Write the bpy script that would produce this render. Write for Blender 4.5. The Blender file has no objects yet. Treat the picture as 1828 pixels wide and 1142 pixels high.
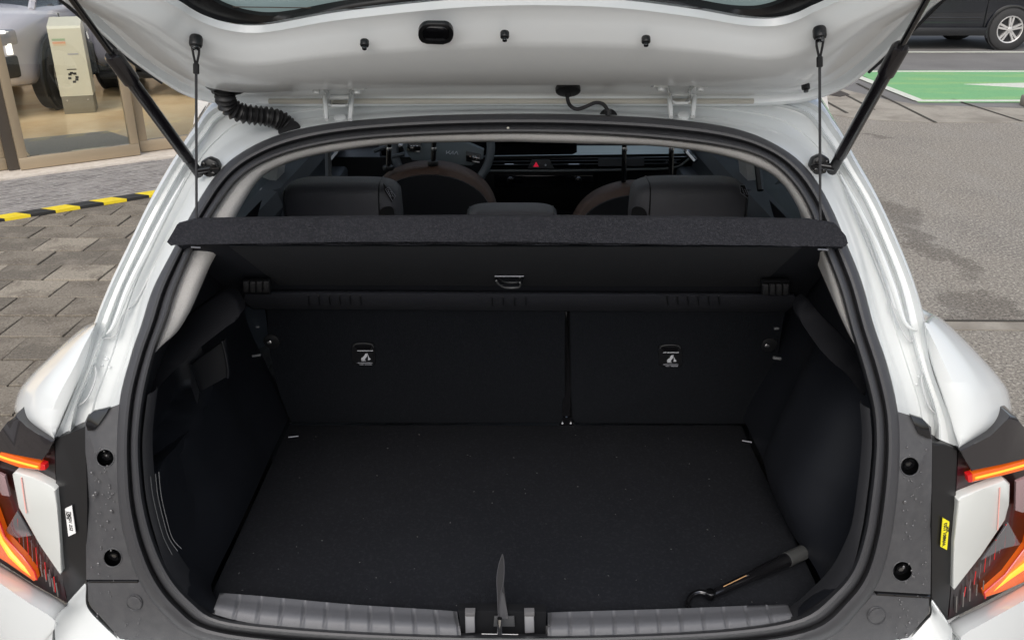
import bpy, bmesh, math, random
from mathutils import Vector, Matrix
random.seed(7)
R = math.radians
# ------------------------------------------------------------------ camera
F_PX, CX, CY = 1550.0, 914.0, 571.0
CAM = Vector((0, -1.15, 1.70)); PITCH = R(23.6)
sc = bpy.context.scene
cd = bpy.data.cameras.new('camera'); cam = bpy.data.objects.new('camera', cd)
sc.collection.objects.link(cam); sc.camera = cam
cam.location = CAM; cam.rotation_euler = (math.pi/2-PITCH, 0, 0)
cd.sensor_width = 36; cd.lens = 36*F_PX/1828; cd.clip_start = 0.02; cd.clip_end = 800
# ------------------------------------------------------------------ light (overcast)
SUN_EL, SUN_ROT = R(46), R(192)
w = bpy.data.worlds.new('World'); sc.world = w; w.use_nodes = True
nt = w.node_tree; bg = nt.nodes['Background']
sky = nt.nodes.new('ShaderNodeTexSky'); sky.sky_type = 'NISHITA'; sky.sun_disc = False
sky.sun_elevation = SUN_EL; sky.sun_rotation = SUN_ROT; sky.air_density = 1.0; sky.dust_density = 4.0; sky.ozone_density = 1.0
hs = nt.nodes.new('ShaderNodeHueSaturation'); hs.inputs['Saturation'].default_value = 0.60
nt.links.new(sky.outputs[0], hs.inputs['Color']); nt.links.new(hs.outputs[0], bg.inputs[0]); bg.inputs[1].default_value = 0.15
sd = bpy.data.lights.new('sun', 'SUN'); sd.energy = 1.0; sd.angle = R(60); sd.color = (1, .97, .93)
sun = bpy.data.objects.new('sun', sd); sc.collection.objects.link(sun)
sv = Vector((math.sin(SUN_ROT)*math.cos(SUN_EL), math.cos(SUN_ROT)*math.cos(SUN_EL), math.sin(SUN_EL)))
sun.rotation_euler = sv.to_track_quat('Z', 'Y').to_euler()
sc.view_settings.view_transform = 'Standard'; sc.view_settings.look = 'None'
sc.view_settings.exposure = 0.36; sc.view_settings.gamma = 1
sc.render.engine = 'CYCLES'

# ------------------------------------------------------------------ pixel -> place
FW = Vector((0, math.cos(PITCH), -math.sin(PITCH))); DN = Vector((0, -math.sin(PITCH), -math.cos(PITCH)))
def ray(px, py): return Vector(((px-CX)/F_PX, 0, 0)) + FW + DN*((py-CY)/F_PX)
def onY(px, py, Y): d = ray(px, py); return CAM + d*((Y-CAM.y)/d.y)
def onZ(px, py, z=0.0): d = ray(px, py); return CAM + d*((z-CAM.z)/d.z)
def onP(px, py, p0, n): d = ray(px, py); return CAM + d*((p0-CAM).dot(n)/d.dot(n))
def Fs(x, z):                       # rear face of the car
    g = .805*(z-.75)**2 if z > .75 else 0
    a = abs(x)
    return g + .10*a*a + (.5*(a-.6)**2 if a > .6 else 0)
def onF(px, py, off=0.0):
    d = ray(px, py); lo, hi = .4, 3.2
    for _ in range(36):
        m = (lo+hi)/2; p = CAM + d*m
        if p.y - Fs(p.x, p.z) - off > 0: hi = m
        else: lo = m
    return CAM + d*lo

# ------------------------------------------------------------------ materials
MATS = {}
def mat(name, col, rough=.5, metal=0, coat=0, noise=None, bump=None, emit=None, trans=0, spec=.5, extra=None, sheen=0):
    m = bpy.data.materials.new(name); m.use_nodes = True; MATS[name] = m
    n = m.node_tree; b = n.nodes['Principled BSDF']
    b.inputs['Base Color'].default_value = (*col, 1); b.inputs['Roughness'].default_value = rough
    b.inputs['Metallic'].default_value = metal; b.inputs['Coat Weight'].default_value = coat; b.inputs['Coat Roughness'].default_value = .04
    b.inputs['Specular IOR Level'].default_value = spec; b.inputs['Transmission Weight'].default_value = trans
    b.inputs['Sheen Weight'].default_value = sheen
    if emit: b.inputs['Emission Color'].default_value = (*emit[0], 1); b.inputs['Emission Strength'].default_value = emit[1]
    tc = n.nodes.new('ShaderNodeTexCoord')
    def ntex(scale, detail=4, sc3=None, rough_=.6):
        t = n.nodes.new('ShaderNodeTexNoise'); t.inputs['Scale'].default_value = scale; t.inputs['Detail'].default_value = detail; t.inputs['Roughness'].default_value = rough_
        if sc3:
            mp = n.nodes.new('ShaderNodeMapping'); mp.inputs['Scale'].default_value = sc3
            n.links.new(tc.outputs['Object'], mp.inputs[0]); n.links.new(mp.outputs[0], t.inputs[0])
        else: n.links.new(tc.outputs['Object'], t.inputs[0])
        return t
    if noise:                           # list of (scale, amount, colour, lo, hi[, stretch])
        prev = None
        for q in noise:
            scl, c2, lo, hi = q[:4]; t = ntex(scl, 5, q[4] if len(q) > 4 else None)
            mr = n.nodes.new('ShaderNodeMapRange'); mr.inputs[1].default_value = lo; mr.inputs[2].default_value = hi
            n.links.new(t.outputs[0], mr.inputs[0])
            mx = n.nodes.new('ShaderNodeMix'); mx.data_type = 'RGBA'; mx.inputs[6].default_value = (*col, 1); mx.inputs[7].default_value = (*c2, 1)
            if prev: n.links.new(prev, mx.inputs[6])
            n.links.new(mr.outputs[0], mx.inputs[0]); prev = mx.outputs[2]
        n.links.new(prev, b.inputs['Base Color'])
    if bump:
        t = ntex(bump[0], 3, bump[2] if len(bump) > 2 else None); bp = n.nodes.new('ShaderNodeBump'); bp.inputs['Strength'].default_value = bump[1]
        bp.inputs['Distance'].default_value = .003
        n.links.new(t.outputs[0], bp.inputs['Height']); n.links.new(bp.outputs[0], b.inputs['Normal'])
    return m
WHITE = mat('pearl_white_paint', (.655, .685, .69), .22, coat=1)
WHITE2 = mat('white_inner_paint', (.86, .895, .91), .30, coat=.6)
GREYPL = mat('grey_grained_plastic', (.060, .061, .066), .42, noise=[(60, (.075, .076, .08), .4, .7)], bump=(900, .25))
RUBBER = mat('seal_rubber', (.046, .047, .052), .45, bump=(700, .12))
SILL = mat('sill_plastic', (.115, .119, .131), .45, bump=(800, .2))  # base colour lightened to carry the sheen on the sill
BLACKPL = mat('black_plastic', (.010, .0105, .012), .38, bump=(600, .1))
TRIM = mat('dark_trunk_trim', (0.00975, 0.0111, 0.0147), .42, bump=(900, .2), noise=[(5, (0.012, 0.0135, 0.0177), .4, .7)], spec=.5)
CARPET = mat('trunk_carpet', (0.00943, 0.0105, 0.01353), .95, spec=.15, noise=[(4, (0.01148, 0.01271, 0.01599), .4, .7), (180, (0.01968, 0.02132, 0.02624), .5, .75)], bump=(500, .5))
SHELF = mat('shelf_felt', (0.02295, 0.02423, 0.02975), .95, spec=.2, noise=[(9, (0.0187, 0.01997, 0.02465), .45, .7), (330, (0.0493, 0.05015, 0.0595), .45, .8)], bump=(420, .9))
SHELFU = mat('shelf_underside', (0.01181, 0.0135, 0.01822), .7, spec=.2, noise=[(6, (0.01519, 0.01688, 0.02194), .4, .7)], bump=(300, .2))
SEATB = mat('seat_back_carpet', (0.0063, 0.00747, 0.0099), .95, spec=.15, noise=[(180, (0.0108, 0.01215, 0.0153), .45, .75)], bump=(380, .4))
LEATHER = mat('dark_grey_leather', (.085, .086, .096), .5, bump=(500, .3), noise=[(12, (.095, .096, .107), .4, .7)])
LINER = mat('grey_headliner', (.54, .53, .515), .9, bump=(500, .4), noise=[(300, (.47, .46, .445), .4, .8)])
BROWN = mat('brown_seat_leather', (.060, .031, .020), .5, bump=(400, .3))
SEATBK = mat('front_seat_back', (.006, .007, .010), .6, bump=(300, .2))
DASH = mat('dash_dark_plastic', (0.0792, 0.08712, 0.099), .5, bump=(500, .15))
DASHL = mat('dash_pale_strip', (.62, .70, .68), .45)
GLOSSB = mat('gloss_black', (.006, .006, .007), .08, coat=.6)
LAMPG = mat('lamp_smoked_gloss', (.018, .016, .018), .1, coat=1)
CHROME = mat('bright_metal', (.75, .75, .76), .22, metal=1)
ZINC = mat('zinc_steel', (.62, .63, .66), .38, metal=.7)
LENSW = mat('white_lens_panel', (.60, .62, .60), .25, coat=1, emit=((1, 1, .97), .0))
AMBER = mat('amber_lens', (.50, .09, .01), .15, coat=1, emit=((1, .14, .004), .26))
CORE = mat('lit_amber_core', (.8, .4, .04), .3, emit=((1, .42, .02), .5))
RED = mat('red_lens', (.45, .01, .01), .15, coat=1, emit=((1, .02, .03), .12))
PINK = mat('pale_reflector', (.30, .20, .21), .2, coat=1)
STICKW = mat('white_sticker', (.75, .75, .75), .6)
STICKY = mat('yellow_sticker', (.80, .72, .02), .6)
INK = mat('print_ink', (.02, .02, .02), .7)
PRINTW = mat('white_print', (.60, .62, .66), .6)
PRINTD = mat('pale_grey_print', (.35, .36, .4), .6)
REDP = mat('red_button', (.7, .02, .06), .4, emit=((1, .03, .08), .25))
CREASE = mat('paint_seam_sealer', (.50, .52, .53), .5)
ASPH = mat('asphalt', (0.2358, 0.213, 0.1804), .9, noise=[(1.1, (0.1936, 0.1774, 0.1563), .5, .68), (3.2, (0.2605, 0.2429, 0.2147), .5, .75, (1, .25, 1)), (55, (0.3872, 0.3608, 0.308), .5, .60), (80, (0.0924, 0.0836, 0.07304), .52, .62)], bump=(150, .6))
ASPHD = mat('wet_asphalt', (.115, .104, .093), .7, noise=[(90, (.17, .155, .14), .5, .7), (160, (.07, .065, .06), .58, .72)], bump=(150, .5))
ROAD = mat('far_asphalt', (0.176, 0.1716, 0.1654), .9, noise=[(60, (0.2464, 0.242, 0.2332), .5, .75), (.8, (0.1364, 0.132, 0.1276), .4, .7)])
CONC = mat('old_concrete', (0.3291, 0.303, 0.2543), .9, noise=[(2.2, (0.2169, 0.1945, 0.1608), .45, .62), (45, (0.2468, 0.2244, 0.1945), .5, .7)], bump=(80, .5))
PAVA = mat('paver_light', (0.2816, 0.2499, 0.2006), .9, noise=[(5, (0.176, 0.1514, 0.1197), .5, .6), (70, (0.3661, 0.3309, 0.271), .52, .68), (95, (0.1408, 0.1232, 0.09856), .54, .66)], bump=(130, .7))
PAVB = mat('paver_mid', (0.1991, 0.175, 0.1407), .9, noise=[(4, (0.127, 0.1084, 0.0858), .47, .62), (70, (0.2746, 0.2471, 0.2025), .52, .68), (95, (0.0961, 0.08237, 0.06727), .54, .66)], bump=(130, .7))
PAVC = mat('paver_dark', (0.1353, 0.1188, 0.09566), .9, noise=[(6, (0.2178, 0.1914, 0.1551), .52, .64), (70, (0.2178, 0.1947, 0.1584), .52, .68), (95, (0.0726, 0.0627, 0.0528), .54, .66)], bump=(130, .7))
JOINT = mat('paver_joint_sand', (0.0462, 0.04116, 0.03276), 1, bump=(200, .6))
GREEN = mat('green_road_paint', (.17, .40, .18), .8, noise=[(1.6, (.30, .46, .17), .5, .72, (.5, 2.5, 1)), (40, (.12, .30, .13), .5, .8)])
WLINE = mat('white_road_paint', (.62, .64, .56), .7, noise=[(30, (.45, .46, .4), .5, .75)])
YEL = mat('yellow_tape', (.78, .60, .02), .6, noise=[(20, (.62, .46, .03), .5, .75)])
BLK = mat('black_tape', (.02, .02, .02), .6)
MATR = mat('ribbed_entrance_mat', (.30, .285, .27), .9, noise=[(4, (.15, .14, .138), .45, .6, (1, 14, 1)), (20, (.42, .405, .39), .5, .7, (1, 9, 1))])
BRONZE = mat('bronze_aluminium', (.36, .29, .20), .4, metal=.35)
BRONZED = mat('dark_gap', (.05, .04, .03), .7)
STONE = mat('pale_threshold', (.55, .50, .44), .6, noise=[(20, (.45, .40, .34), .45, .7)])
TAN = mat('tan_showroom_floor', (.90, .70, .42), .25, coat=.3, noise=[(1.3, (.78, .56, .30), .45, .65), (.6, (.95, .80, .52), .5, .6)])
FMAT = mat('grey_floor_mat', (.24, .23, .19), .95, noise=[(90, (.34, .32, .27), .45, .7)], bump=(200, .6))
KIOSK = mat('cream_kiosk_panel', (.58, .57, .46), .35)
KIOSKD = mat('kiosk_plinth', (.19, .175, .13), .5)
WALLI = mat('showroom_wall', (.55, .48, .40), .8)
CARW = mat('car_white', (.50, .49, .54), .25, coat=1)
CARG = mat('car_slate', (.16, .16, .20), .25, coat=1)
CARN = mat('car_navy_black', (0.007, 0.00805, 0.0112), .2, coat=1, noise=[(2, (0.0105, 0.0119, 0.01575), .4, .7)])
GLASSD = mat('dark_car_glass', (.02, .024, .028), .05, coat=1)
TYRE = mat('tyre_rubber', (.025, .025, .026), .8, bump=(100, .3))
ALLOY = mat('alloy_rim', (.62, .61, .60), .3, metal=.6)
LED = mat('white_led', (.9, .9, .9), .2, emit=((1, .99, .95), .8))
PURPLE = mat('strut_black_steel', (.010, .009, .011), .2, coat=.5)
CORD = mat('black_cord', (.015, .015, .017), .8)
def glassmat(name, tint, gl, rough=0.0):
    m = bpy.data.materials.new(name); m.use_nodes = True; n = m.node_tree; n.nodes.clear()
    o = n.nodes.new('ShaderNodeOutputMaterial'); t = n.nodes.new('ShaderNodeBsdfTransparent'); t.inputs[0].default_value = (*tint, 1)
    g = n.nodes.new('ShaderNodeBsdfGlossy'); g.inputs['Roughness'].default_value = rough; g.inputs[0].default_value = (.9, .95, .93, 1)
    fr = n.nodes.new('ShaderNodeFresnel'); fr.inputs[0].default_value = 1.5
    ad = n.nodes.new('ShaderNodeMath'); ad.operation = 'ADD'; ad.inputs[1].default_value = gl
    mx = n.nodes.new('ShaderNodeMixShader'); n.links.new(fr.outputs[0], ad.inputs[0]); n.links.new(ad.outputs[0], mx.inputs[0])
    n.links.new(t.outputs[0], mx.inputs[1]); n.links.new(g.outputs[0], mx.inputs[2]); n.links.new(mx.outputs[0], o.inputs[0]); return m
GLG = mat('sky_toned_rear_glass', (.30, .40, .37), .12, coat=.4)  # pale green diffuse colour stands in for sky light in the glass
_n = GLG.node_tree; _t = _n.nodes.new('ShaderNodeBsdfTranslucent'); _t.inputs[0].default_value = (.50, .64, .60, 1); _m = _n.nodes.new('ShaderNodeMixShader'); _m.inputs[0].default_value = .6
_n.links.new(_n.nodes['Principled BSDF'].outputs[0], _m.inputs[1]); _n.links.new(_t.outputs[0], _m.inputs[2]); _n.links.new(_m.outputs[0], _n.nodes['Material Output'].inputs[0])
GLS = glassmat('showroom_glass', (.97, .97, .95), .0)
GLC = glassmat('cabin_side_glass', (.72, .76, .74), .02)

# ------------------------------------------------------------------ object helpers
COL = sc.collection
def link(name, me, m, parent):
    o = bpy.data.objects.new(name, me); COL.objects.link(o)
    if m is not None:
        me.materials.clear(); me.materials.append(m)
    if parent is not None:
        o.parent = parent
        if parent.type == 'EMPTY' and parent.get('_world'): o.location = -parent.location
    return o
def mk(name, V, Fc, m, parent=None, smooth=True, bevel=0, recalc=True):
    me = bpy.data.meshes.new(name); bm = bmesh.new()
    vs = [bm.verts.new(v) for v in V]
    for f in Fc:
        try: bm.faces.new([vs[i] for i in f])
        except ValueError: pass
    return mkb(name, bm, m, parent, smooth, bevel, recalc)
def mkb(name, bm, m, parent=None, smooth=True, bevel=0, recalc=True, ang=38):
    if bevel: bmesh.ops.bevel(bm, geom=[e for e in bm.edges if len(e.link_faces) == 2 and e.calc_face_angle(0) > R(30)], offset=bevel, segments=2, affect='EDGES', profile=.5)
    if recalc: bmesh.ops.recalc_face_normals(bm, faces=bm.faces)
    for f in bm.faces: f.smooth = smooth
    if smooth:
        for e in bm.edges:
            if len(e.link_faces) == 2 and e.calc_face_angle(0) > R(ang): e.smooth = False
    me = bpy.data.meshes.new(name); bm.to_mesh(me); bm.free()
    return link(name, me, m, parent)
def thing(name, label, cat, loc=(0, 0, 0), rz=0, group=None, world=False):
    o = bpy.data.objects.new(name, None); COL.objects.link(o); o.location = loc; o.rotation_euler = (0, 0, rz); o.empty_display_size = .2
    o['label'] = label; o['category'] = cat
    if group: o['group'] = group
    if world: o['_world'] = 1
    return o
def tag(o, label, cat, group=None):
    o['label'] = label; o['category'] = cat
    if group: o['group'] = group
    return o
def cat_at(P, s, closed=False):
    n = len(P); i = int(math.floor(s)); t = s-i
    g = (lambda k: P[k % n]) if closed else (lambda k: P[max(0, min(n-1, k))])
    a, b, c, d = g(i-1), g(i), g(i+1), g(i+2)
    return tuple(.5*((2*b[k])+(-a[k]+c[k])*t+(2*a[k]-5*b[k]+4*c[k]-d[k])*t*t+(-a[k]+3*b[k]-3*c[k]+d[k])*t**3) for k in range(len(b)))
def smooth(P, per=5, closed=False):
    n = len(P); m = n if closed else n-1
    out = [cat_at(P, k/per, closed) for k in range(m*per)]
    if not closed: out.append(tuple(P[-1]))
    return out
def loft(name, rows, m, parent=None, closed=False, sm=True, solid=0, ang=38):
    V = [v for r in rows for v in r]; n = len(rows[0]); Fc = []
    for i in range(len(rows)-1):
        for j in range(n if closed else n-1):
            k = (j+1) % n; Fc.append((i*n+j, i*n+k, (i+1)*n+k, (i+1)*n+j))
    bm = bmesh.new(); vs = [bm.verts.new(v) for v in V]
    for f in Fc: bm.faces.new([vs[i] for i in f])
    if solid: bmesh.ops.recalc_face_normals(bm, faces=bm.faces); bmesh.ops.solidify(bm, geom=bm.faces[:], thickness=solid)
    return mkb(name, bm, m, parent, sm, ang=ang)
def boxbm(bm, c, s, rz=0, M=None):
    mt = (M or Matrix.Identity(4)) @ Matrix.Translation(c) @ Matrix.Rotation(rz, 4, 'Z') @ Matrix.Diagonal((*s, 1))
    return bmesh.ops.create_cube(bm, size=1, matrix=mt)['verts']
def box(name, c, s, m, parent=None, rz=0, bevel=0, rot=None):
    bm = bmesh.new(); M = None
    if rot is not None:
        M = Matrix.Translation(c) @ rot.to_matrix().to_4x4(); boxbm(bm, (0, 0, 0), s, 0, M)
    else: boxbm(bm, c, s, rz)
    return mkb(name, bm, m, parent, True, bevel)
def tubebm(bm, P, rad, seg=10, cap=True):
    P = [Vector(p) for p in P]; n = len(P); rr = rad if isinstance(rad, (list, tuple)) else [rad]*n
    prev = None; rings = []
    for i, p in enumerate(P):
        t = (P[min(i+1, n-1)]-P[max(i-1, 0)]).normalized()
        a = prev if prev is not None else (Vector((0, 0, 1)) if abs(t.z) < .9 else Vector((1, 0, 0)))
        u = (a - t*a.dot(t)).normalized(); v = t.cross(u); prev = u
        rings.append([bm.verts.new(p+(u*math.cos(q)+v*math.sin(q))*rr[i]) for q in [2*math.pi*k/seg for k in range(seg)]])
    for i in range(n-1):
        for k in range(seg): bm.faces.new((rings[i][k], rings[i][(k+1) % seg], rings[i+1][(k+1) % seg], rings[i+1][k]))
    if cap: bm.faces.new(rings[0][::-1]); bm.faces.new(rings[-1])
def tube(name, P, rad, m, parent=None, seg=10):
    bm = bmesh.new(); tubebm(bm, P, rad, seg); return mkb(name, bm, m, parent)
def patch(name, pts, surf, th, m, parent=None, bevel=0, sm=0, dirv=None):
    """outline -> place by surf(px,py) , extruded away from the viewer by th"""
    if sm: pts = smooth(pts, sm, True)
    V = [surf(*p) for p in pts]; n = len(V)
    bm = bmesh.new(); a = [bm.verts.new(v) for v in V]
    off = Vector(dirv) if dirv else Vector((0, 1, 0))
    b = [bm.verts.new(v+off*th) for v in V]
    f0 = bm.faces.new(a); bm.faces.new(b[::-1])
    for i in range(n): bm.faces.new((a[i], b[i], b[(i+1) % n], a[(i+1) % n]))
    if bevel: bmesh.ops.bevel(bm, geom=list(f0.edges), offset=bevel, segments=2, affect='EDGES', profile=.5)
    bmesh.ops.triangulate(bm, faces=[f for f in bm.faces if len(f.verts) > 4])
    return mkb(name, bm, m, parent)
def disc(name, c, n, r, th, m, parent=None, seg=20, bevel=0, sx=1):
    n = Vector(n).normalized(); q = n.to_track_quat('Z', 'Y').to_matrix().to_4x4()
    bm = bmesh.new(); bmesh.ops.create_cone(bm, cap_ends=True, segments=seg, radius1=r, radius2=r, depth=th, matrix=Matrix.Translation(c) @ q @ Matrix.Diagonal((sx, 1, 1, 1)))
    return mkb(name, bm, m, parent, True, bevel)
def text_mesh(name, s, size, m, parent, M, bold=0, ext=.0004):
    cu = bpy.data.curves.new(name, 'FONT'); cu.body = s; cu.size = size; cu.align_x = 'CENTER'; cu.align_y = 'CENTER'; cu.extrude = ext; cu.offset = bold; cu.resolution_u = 2
    t = bpy.data.objects.new('tmp', cu); COL.objects.link(t); bpy.context.view_layer.update()
    me = bpy.data.meshes.new_from_object(t.evaluated_get(bpy.context.evaluated_depsgraph_get())); bpy.data.objects.remove(t); me.transform(M)
    me.name = name; return link(name, me, m, parent)
def copy_tree(o, parent=None):
    c = o.copy(); COL.objects.link(c); c.parent = parent
    for ch in o.children: copy_tree(ch, c)
    return c
def struct(o): o['kind'] = 'structure'; return o
def frame_at(p, xdir, ndir):
    x = Vector(xdir).normalized(); z = (Vector(ndir) - x*Vector(ndir).dot(x)).normalized(); y = z.cross(x)
    return Matrix.Translation(p) @ Matrix((x, y, z)).transposed().to_4x4()

# ================================================================== GROUND
def sheet(name, P, z, m, parent=None, th=.003):
    V = [Vector((p[0], p[1], z)) for p in P]; n = len(V); W = [v-Vector((0, 0, th)) for v in V]
    return mk(name, V+W, [list(range(n))]+[[i, i+n, (i+1) % n+n, (i+1) % n] for i in range(n)], m, parent, smooth=False)
g = lambda x, y: tuple(onZ(x, y)[:2])
struct(mk('ground', [(-400, -300, -.03), (400, -300, -.03), (400, 600, -.03), (-400, 600, -.03)], [(0, 1, 2, 3)], ROAD, smooth=False))
struct(sheet('parking_asphalt', [(-.25, -12), (40, -12), (40, g(1700, 222)[1]), (-.25, g(1700, 222)[1]+1.0)], 0, ASPH, th=.03))
# paved forecourt, every slab its own piece
pave = struct(mk('pavement', [(-14, -6, -.022), (-.26, -6, -.022), (-.26, 14, -.022), (-14, 14, -.022)], [(0, 1, 2, 3)], JOINT, smooth=False))
PW, PL = .305, .245; x0g = g(18, 473)[0]; y0g = g(100, 473)[1]
protos = []
for k in range(9):
    bm = bmesh.new(); boxbm(bm, (0, 0, -.012), (PW-.008, PL-.012, .03))
    for v in bm.verts:
        v.co.x += random.uniform(-.0018, .0018); v.co.y += random.uniform(-.0018, .0018)
        if v.co.z > 0: v.co.z += random.uniform(-.0016, .0016)
    bmesh.ops.bevel(bm, geom=[e for e in bm.edges if all(v.co.z > 0 for v in e.verts)], offset=.003, segments=1, affect='EDGES')
    me = bpy.data.meshes.new('paver'); bm.to_mesh(me); bm.free(); me.materials.append([PAVA, PAVB, PAVC][k % 3]); protos.append(me)
far = bmesh.new(); npv = 0
for r in range(-24, 22):
    for c in range(-32, 12):
        x = x0g+(c+.5*(r % 2)+random.uniform(-.01, .01))*PW; y = y0g+(r+.5)*PL
        if x > -.42 or x < -9 or y < -4 or y > 7.5: continue
        near = (-3.9 < x < -.95 and 1.45 < y < 5.7 and y < 5.45+.73*(x+3.95)+.2)
        zz = random.uniform(-.003, .001)
        if near and npv < 295:
            me = random.choices(protos, weights=[3, 3, 1.6]*3)[0]
            o = bpy.data.objects.new('paver', me); COL.objects.link(o); o.parent = pave; o.location = (x, y, zz); npv += 1
            o.rotation_euler = (random.uniform(-.004, .004), random.uniform(-.004, .004), random.choice((0, math.pi))+random.uniform(-.006, .006))
        else:
            boxbm(far, (x, y, zz-.012), (PW-.008, PL-.012, .03))
fo = mkb('paver_field', far, PAVB, pave, smooth=False); fo['kind'] = 'stuff'
struct(sheet('road', [(-.25, g(1700, 222)[1]+1.0), (40, g(1700, 222)[1]+1.0), (40, 60), (-.25, 60)], 0, ROAD, th=.03))
# damp stains in the asphalt (shape broken up by noise)
def stains(m, ells, colr):
    n = m.node_tree; b = n.nodes['Principled BSDF']; src = b.inputs['Base Color'].links[0].from_socket
    ge = n.nodes.new('ShaderNodeNewGeometry'); no = n.nodes.new('ShaderNodeTexNoise'); no.inputs['Scale'].default_value = 3.5; no.inputs['Detail'].default_value = 12; no.inputs['Roughness'].default_value = .75
    n.links.new(ge.outputs['Position'], no.inputs['Vector'])
    ma = n.nodes.new('ShaderNodeVectorMath'); ma.operation = 'SCALE'; ma.inputs['Scale'].default_value = .9
    sb_ = n.nodes.new('ShaderNodeVectorMath'); sb_.operation = 'SUBTRACT'; sb_.inputs[1].default_value = (.5, .5, .5)
    n.links.new(no.outputs['Color'], sb_.inputs[0]); n.links.new(sb_.outputs[0], ma.inputs[0])
    ad = n.nodes.new('ShaderNodeVectorMath'); ad.operation = 'ADD'; n.links.new(ge.outputs['Position'], ad.inputs[0]); n.links.new(ma.outputs[0], ad.inputs[1]); last = None
    for (cx, cy, rx, ry, an) in ells:
        mp = n.nodes.new('ShaderNodeMapping'); mp.vector_type = 'TEXTURE'; mp.inputs['Location'].default_value = (cx, cy, 0); mp.inputs['Rotation'].default_value = (0, 0, an); mp.inputs['Scale'].default_value = (rx, ry, 1)
        n.links.new(ad.outputs[0], mp.inputs[0]); fl = n.nodes.new('ShaderNodeVectorMath'); fl.operation = 'MULTIPLY'; fl.inputs[1].default_value = (1, 1, 0); n.links.new(mp.outputs[0], fl.inputs[0])
        le = n.nodes.new('ShaderNodeVectorMath'); le.operation = 'LENGTH'; n.links.new(fl.outputs[0], le.inputs[0])
        mr = n.nodes.new('ShaderNodeMapRange'); mr.inputs[1].default_value = 1.25; mr.inputs[2].default_value = .85; n.links.new(le.outputs['Value'], mr.inputs[0])
        if last is None: last = mr.outputs[0]
        else:
            mx = n.nodes.new('ShaderNodeMath'); mx.operation = 'MAXIMUM'; n.links.new(last, mx.inputs[0]); n.links.new(mr.outputs[0], mx.inputs[1]); last = mx.outputs[0]
    mc = n.nodes.new('ShaderNodeMix'); mc.data_type = 'RGBA'; mc.blend_type = 'MULTIPLY'; mc.inputs[7].default_value = (*colr, 1)
    n.links.new(last, mc.inputs[0]); n.links.new(src, mc.inputs[6]); n.links.new(mc.outputs[2], b.inputs['Base Color'])
def ell(ax, ay, bx, by, wpx):
    a, b = Vector(g(ax, ay)), Vector(g(bx, by)); c = (a+b)/2; d = b-a; return (c.x, c.y, d.length/2, wpx, math.atan2(d.y, d.x))
stains(ASPH, [ell(1560, 352, 1628, 400, .16), ell(1600, 400, 1740, 492, .10), ell(1600, 430, 1700, 470, .05), ell(1712, 520, 1800, 585, .16), ell(1545, 240, 1600, 246, .10)], (.66, .65, .64))
# right: gutter, concrete aprons, bay
ys = [(1300, 205), (1480, 205), (1545, 214), (1668, 220), (1818, 219), (1960, 219), (1960, 196), (1880, 196), (1640, 188), (1580, 178), (1505, 160), (1300, 140)]
struct(sheet('concrete_gutter', [g(*p) for p in ys], .004, CONC))
for a, b in (((1470, 180), (1512, 203)), ((1530, 150), (1670, 220)), ((1700, 178), (1825, 218)), ((1490, 160), (1560, 197))):
    A, B = Vector((*g(*a), 0)), Vector((*g(*b), 0)); d = (B-A).normalized().cross(Vector((0, 0, 1)))*.018
    struct(sheet('gutter_joint', [(A+d)[:2], (B+d)[:2], (B-d)[:2], (A-d)[:2]], .008, JOINT))
struct(sheet('green_parking_bay', [g(1520, 127), g(2100, 127), g(2100, 184), g(1640, 184)], .008, GREEN))
def gline(a, b, wd, name='white_line', z=.012, m=WLINE):
    A, B = Vector((*g(*a), 0)), Vector((*g(*b), 0)); d = (B-A).normalized().cross(Vector((0, 0, 1)))*wd/2
    return struct(sheet(name, [(A+d)[:2], (B+d)[:2], (B-d)[:2], (A-d)[:2]], z, m))
gline((1536, 129), (2100, 129), .10); gline((1634, 181.5), (2100, 181.5), .10, z=.0125); gline((1528, 137), (1640, 181), .12, z=.013); gline((1300, 94.5), (2100, 94.5), .12)
struct(sheet('bay_mark', [g(1720, 152), g(1840, 149.5), g(1840, 159)], .012, WLINE))
struct(sheet('manhole_cover', [(onZ(1795, 111).x+.60*math.cos(q), onZ(1795, 111).y+.45*math.sin(q)) for q in [i*math.pi/12 for i in range(24)]], -.022, ASPHD))
struct(sheet('drain_grate', [g(1478, 171), g(1497, 162), g(1517, 170), g(1500, 174)], .009, BRONZED))
def blotch(name, pts, m, z):
    P = smooth(pts, 6, True); Q = []
    for i, p in enumerate(P):
        a = math.sin(i*2.3)*1.6+math.sin(i*.9+1)*2+random.uniform(-2, 2); Q.append(g(p[0]+a, p[1]+a*.5))
    return struct(sheet(name, Q, z, m, th=.002))
struct(sheet('concrete_strip', [g(1560, 573), g(2000, 575), g(2000, 592), g(1560, 588)], .004, CONC))
gline((1560, 573), (2000, 575.5), .02, 'strip_crack', .006, JOINT)
kb = bmesh.new(); c = onZ(1865, 190); boxbm(kb, (c.x+.35, c.y, .06), (1.2, .17, .12))
tag(mkb('parking_kerb', kb, CONC, None, True, .02), 'short worn concrete wheel stop at the right end of the green bay', 'wheel stop')

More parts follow.
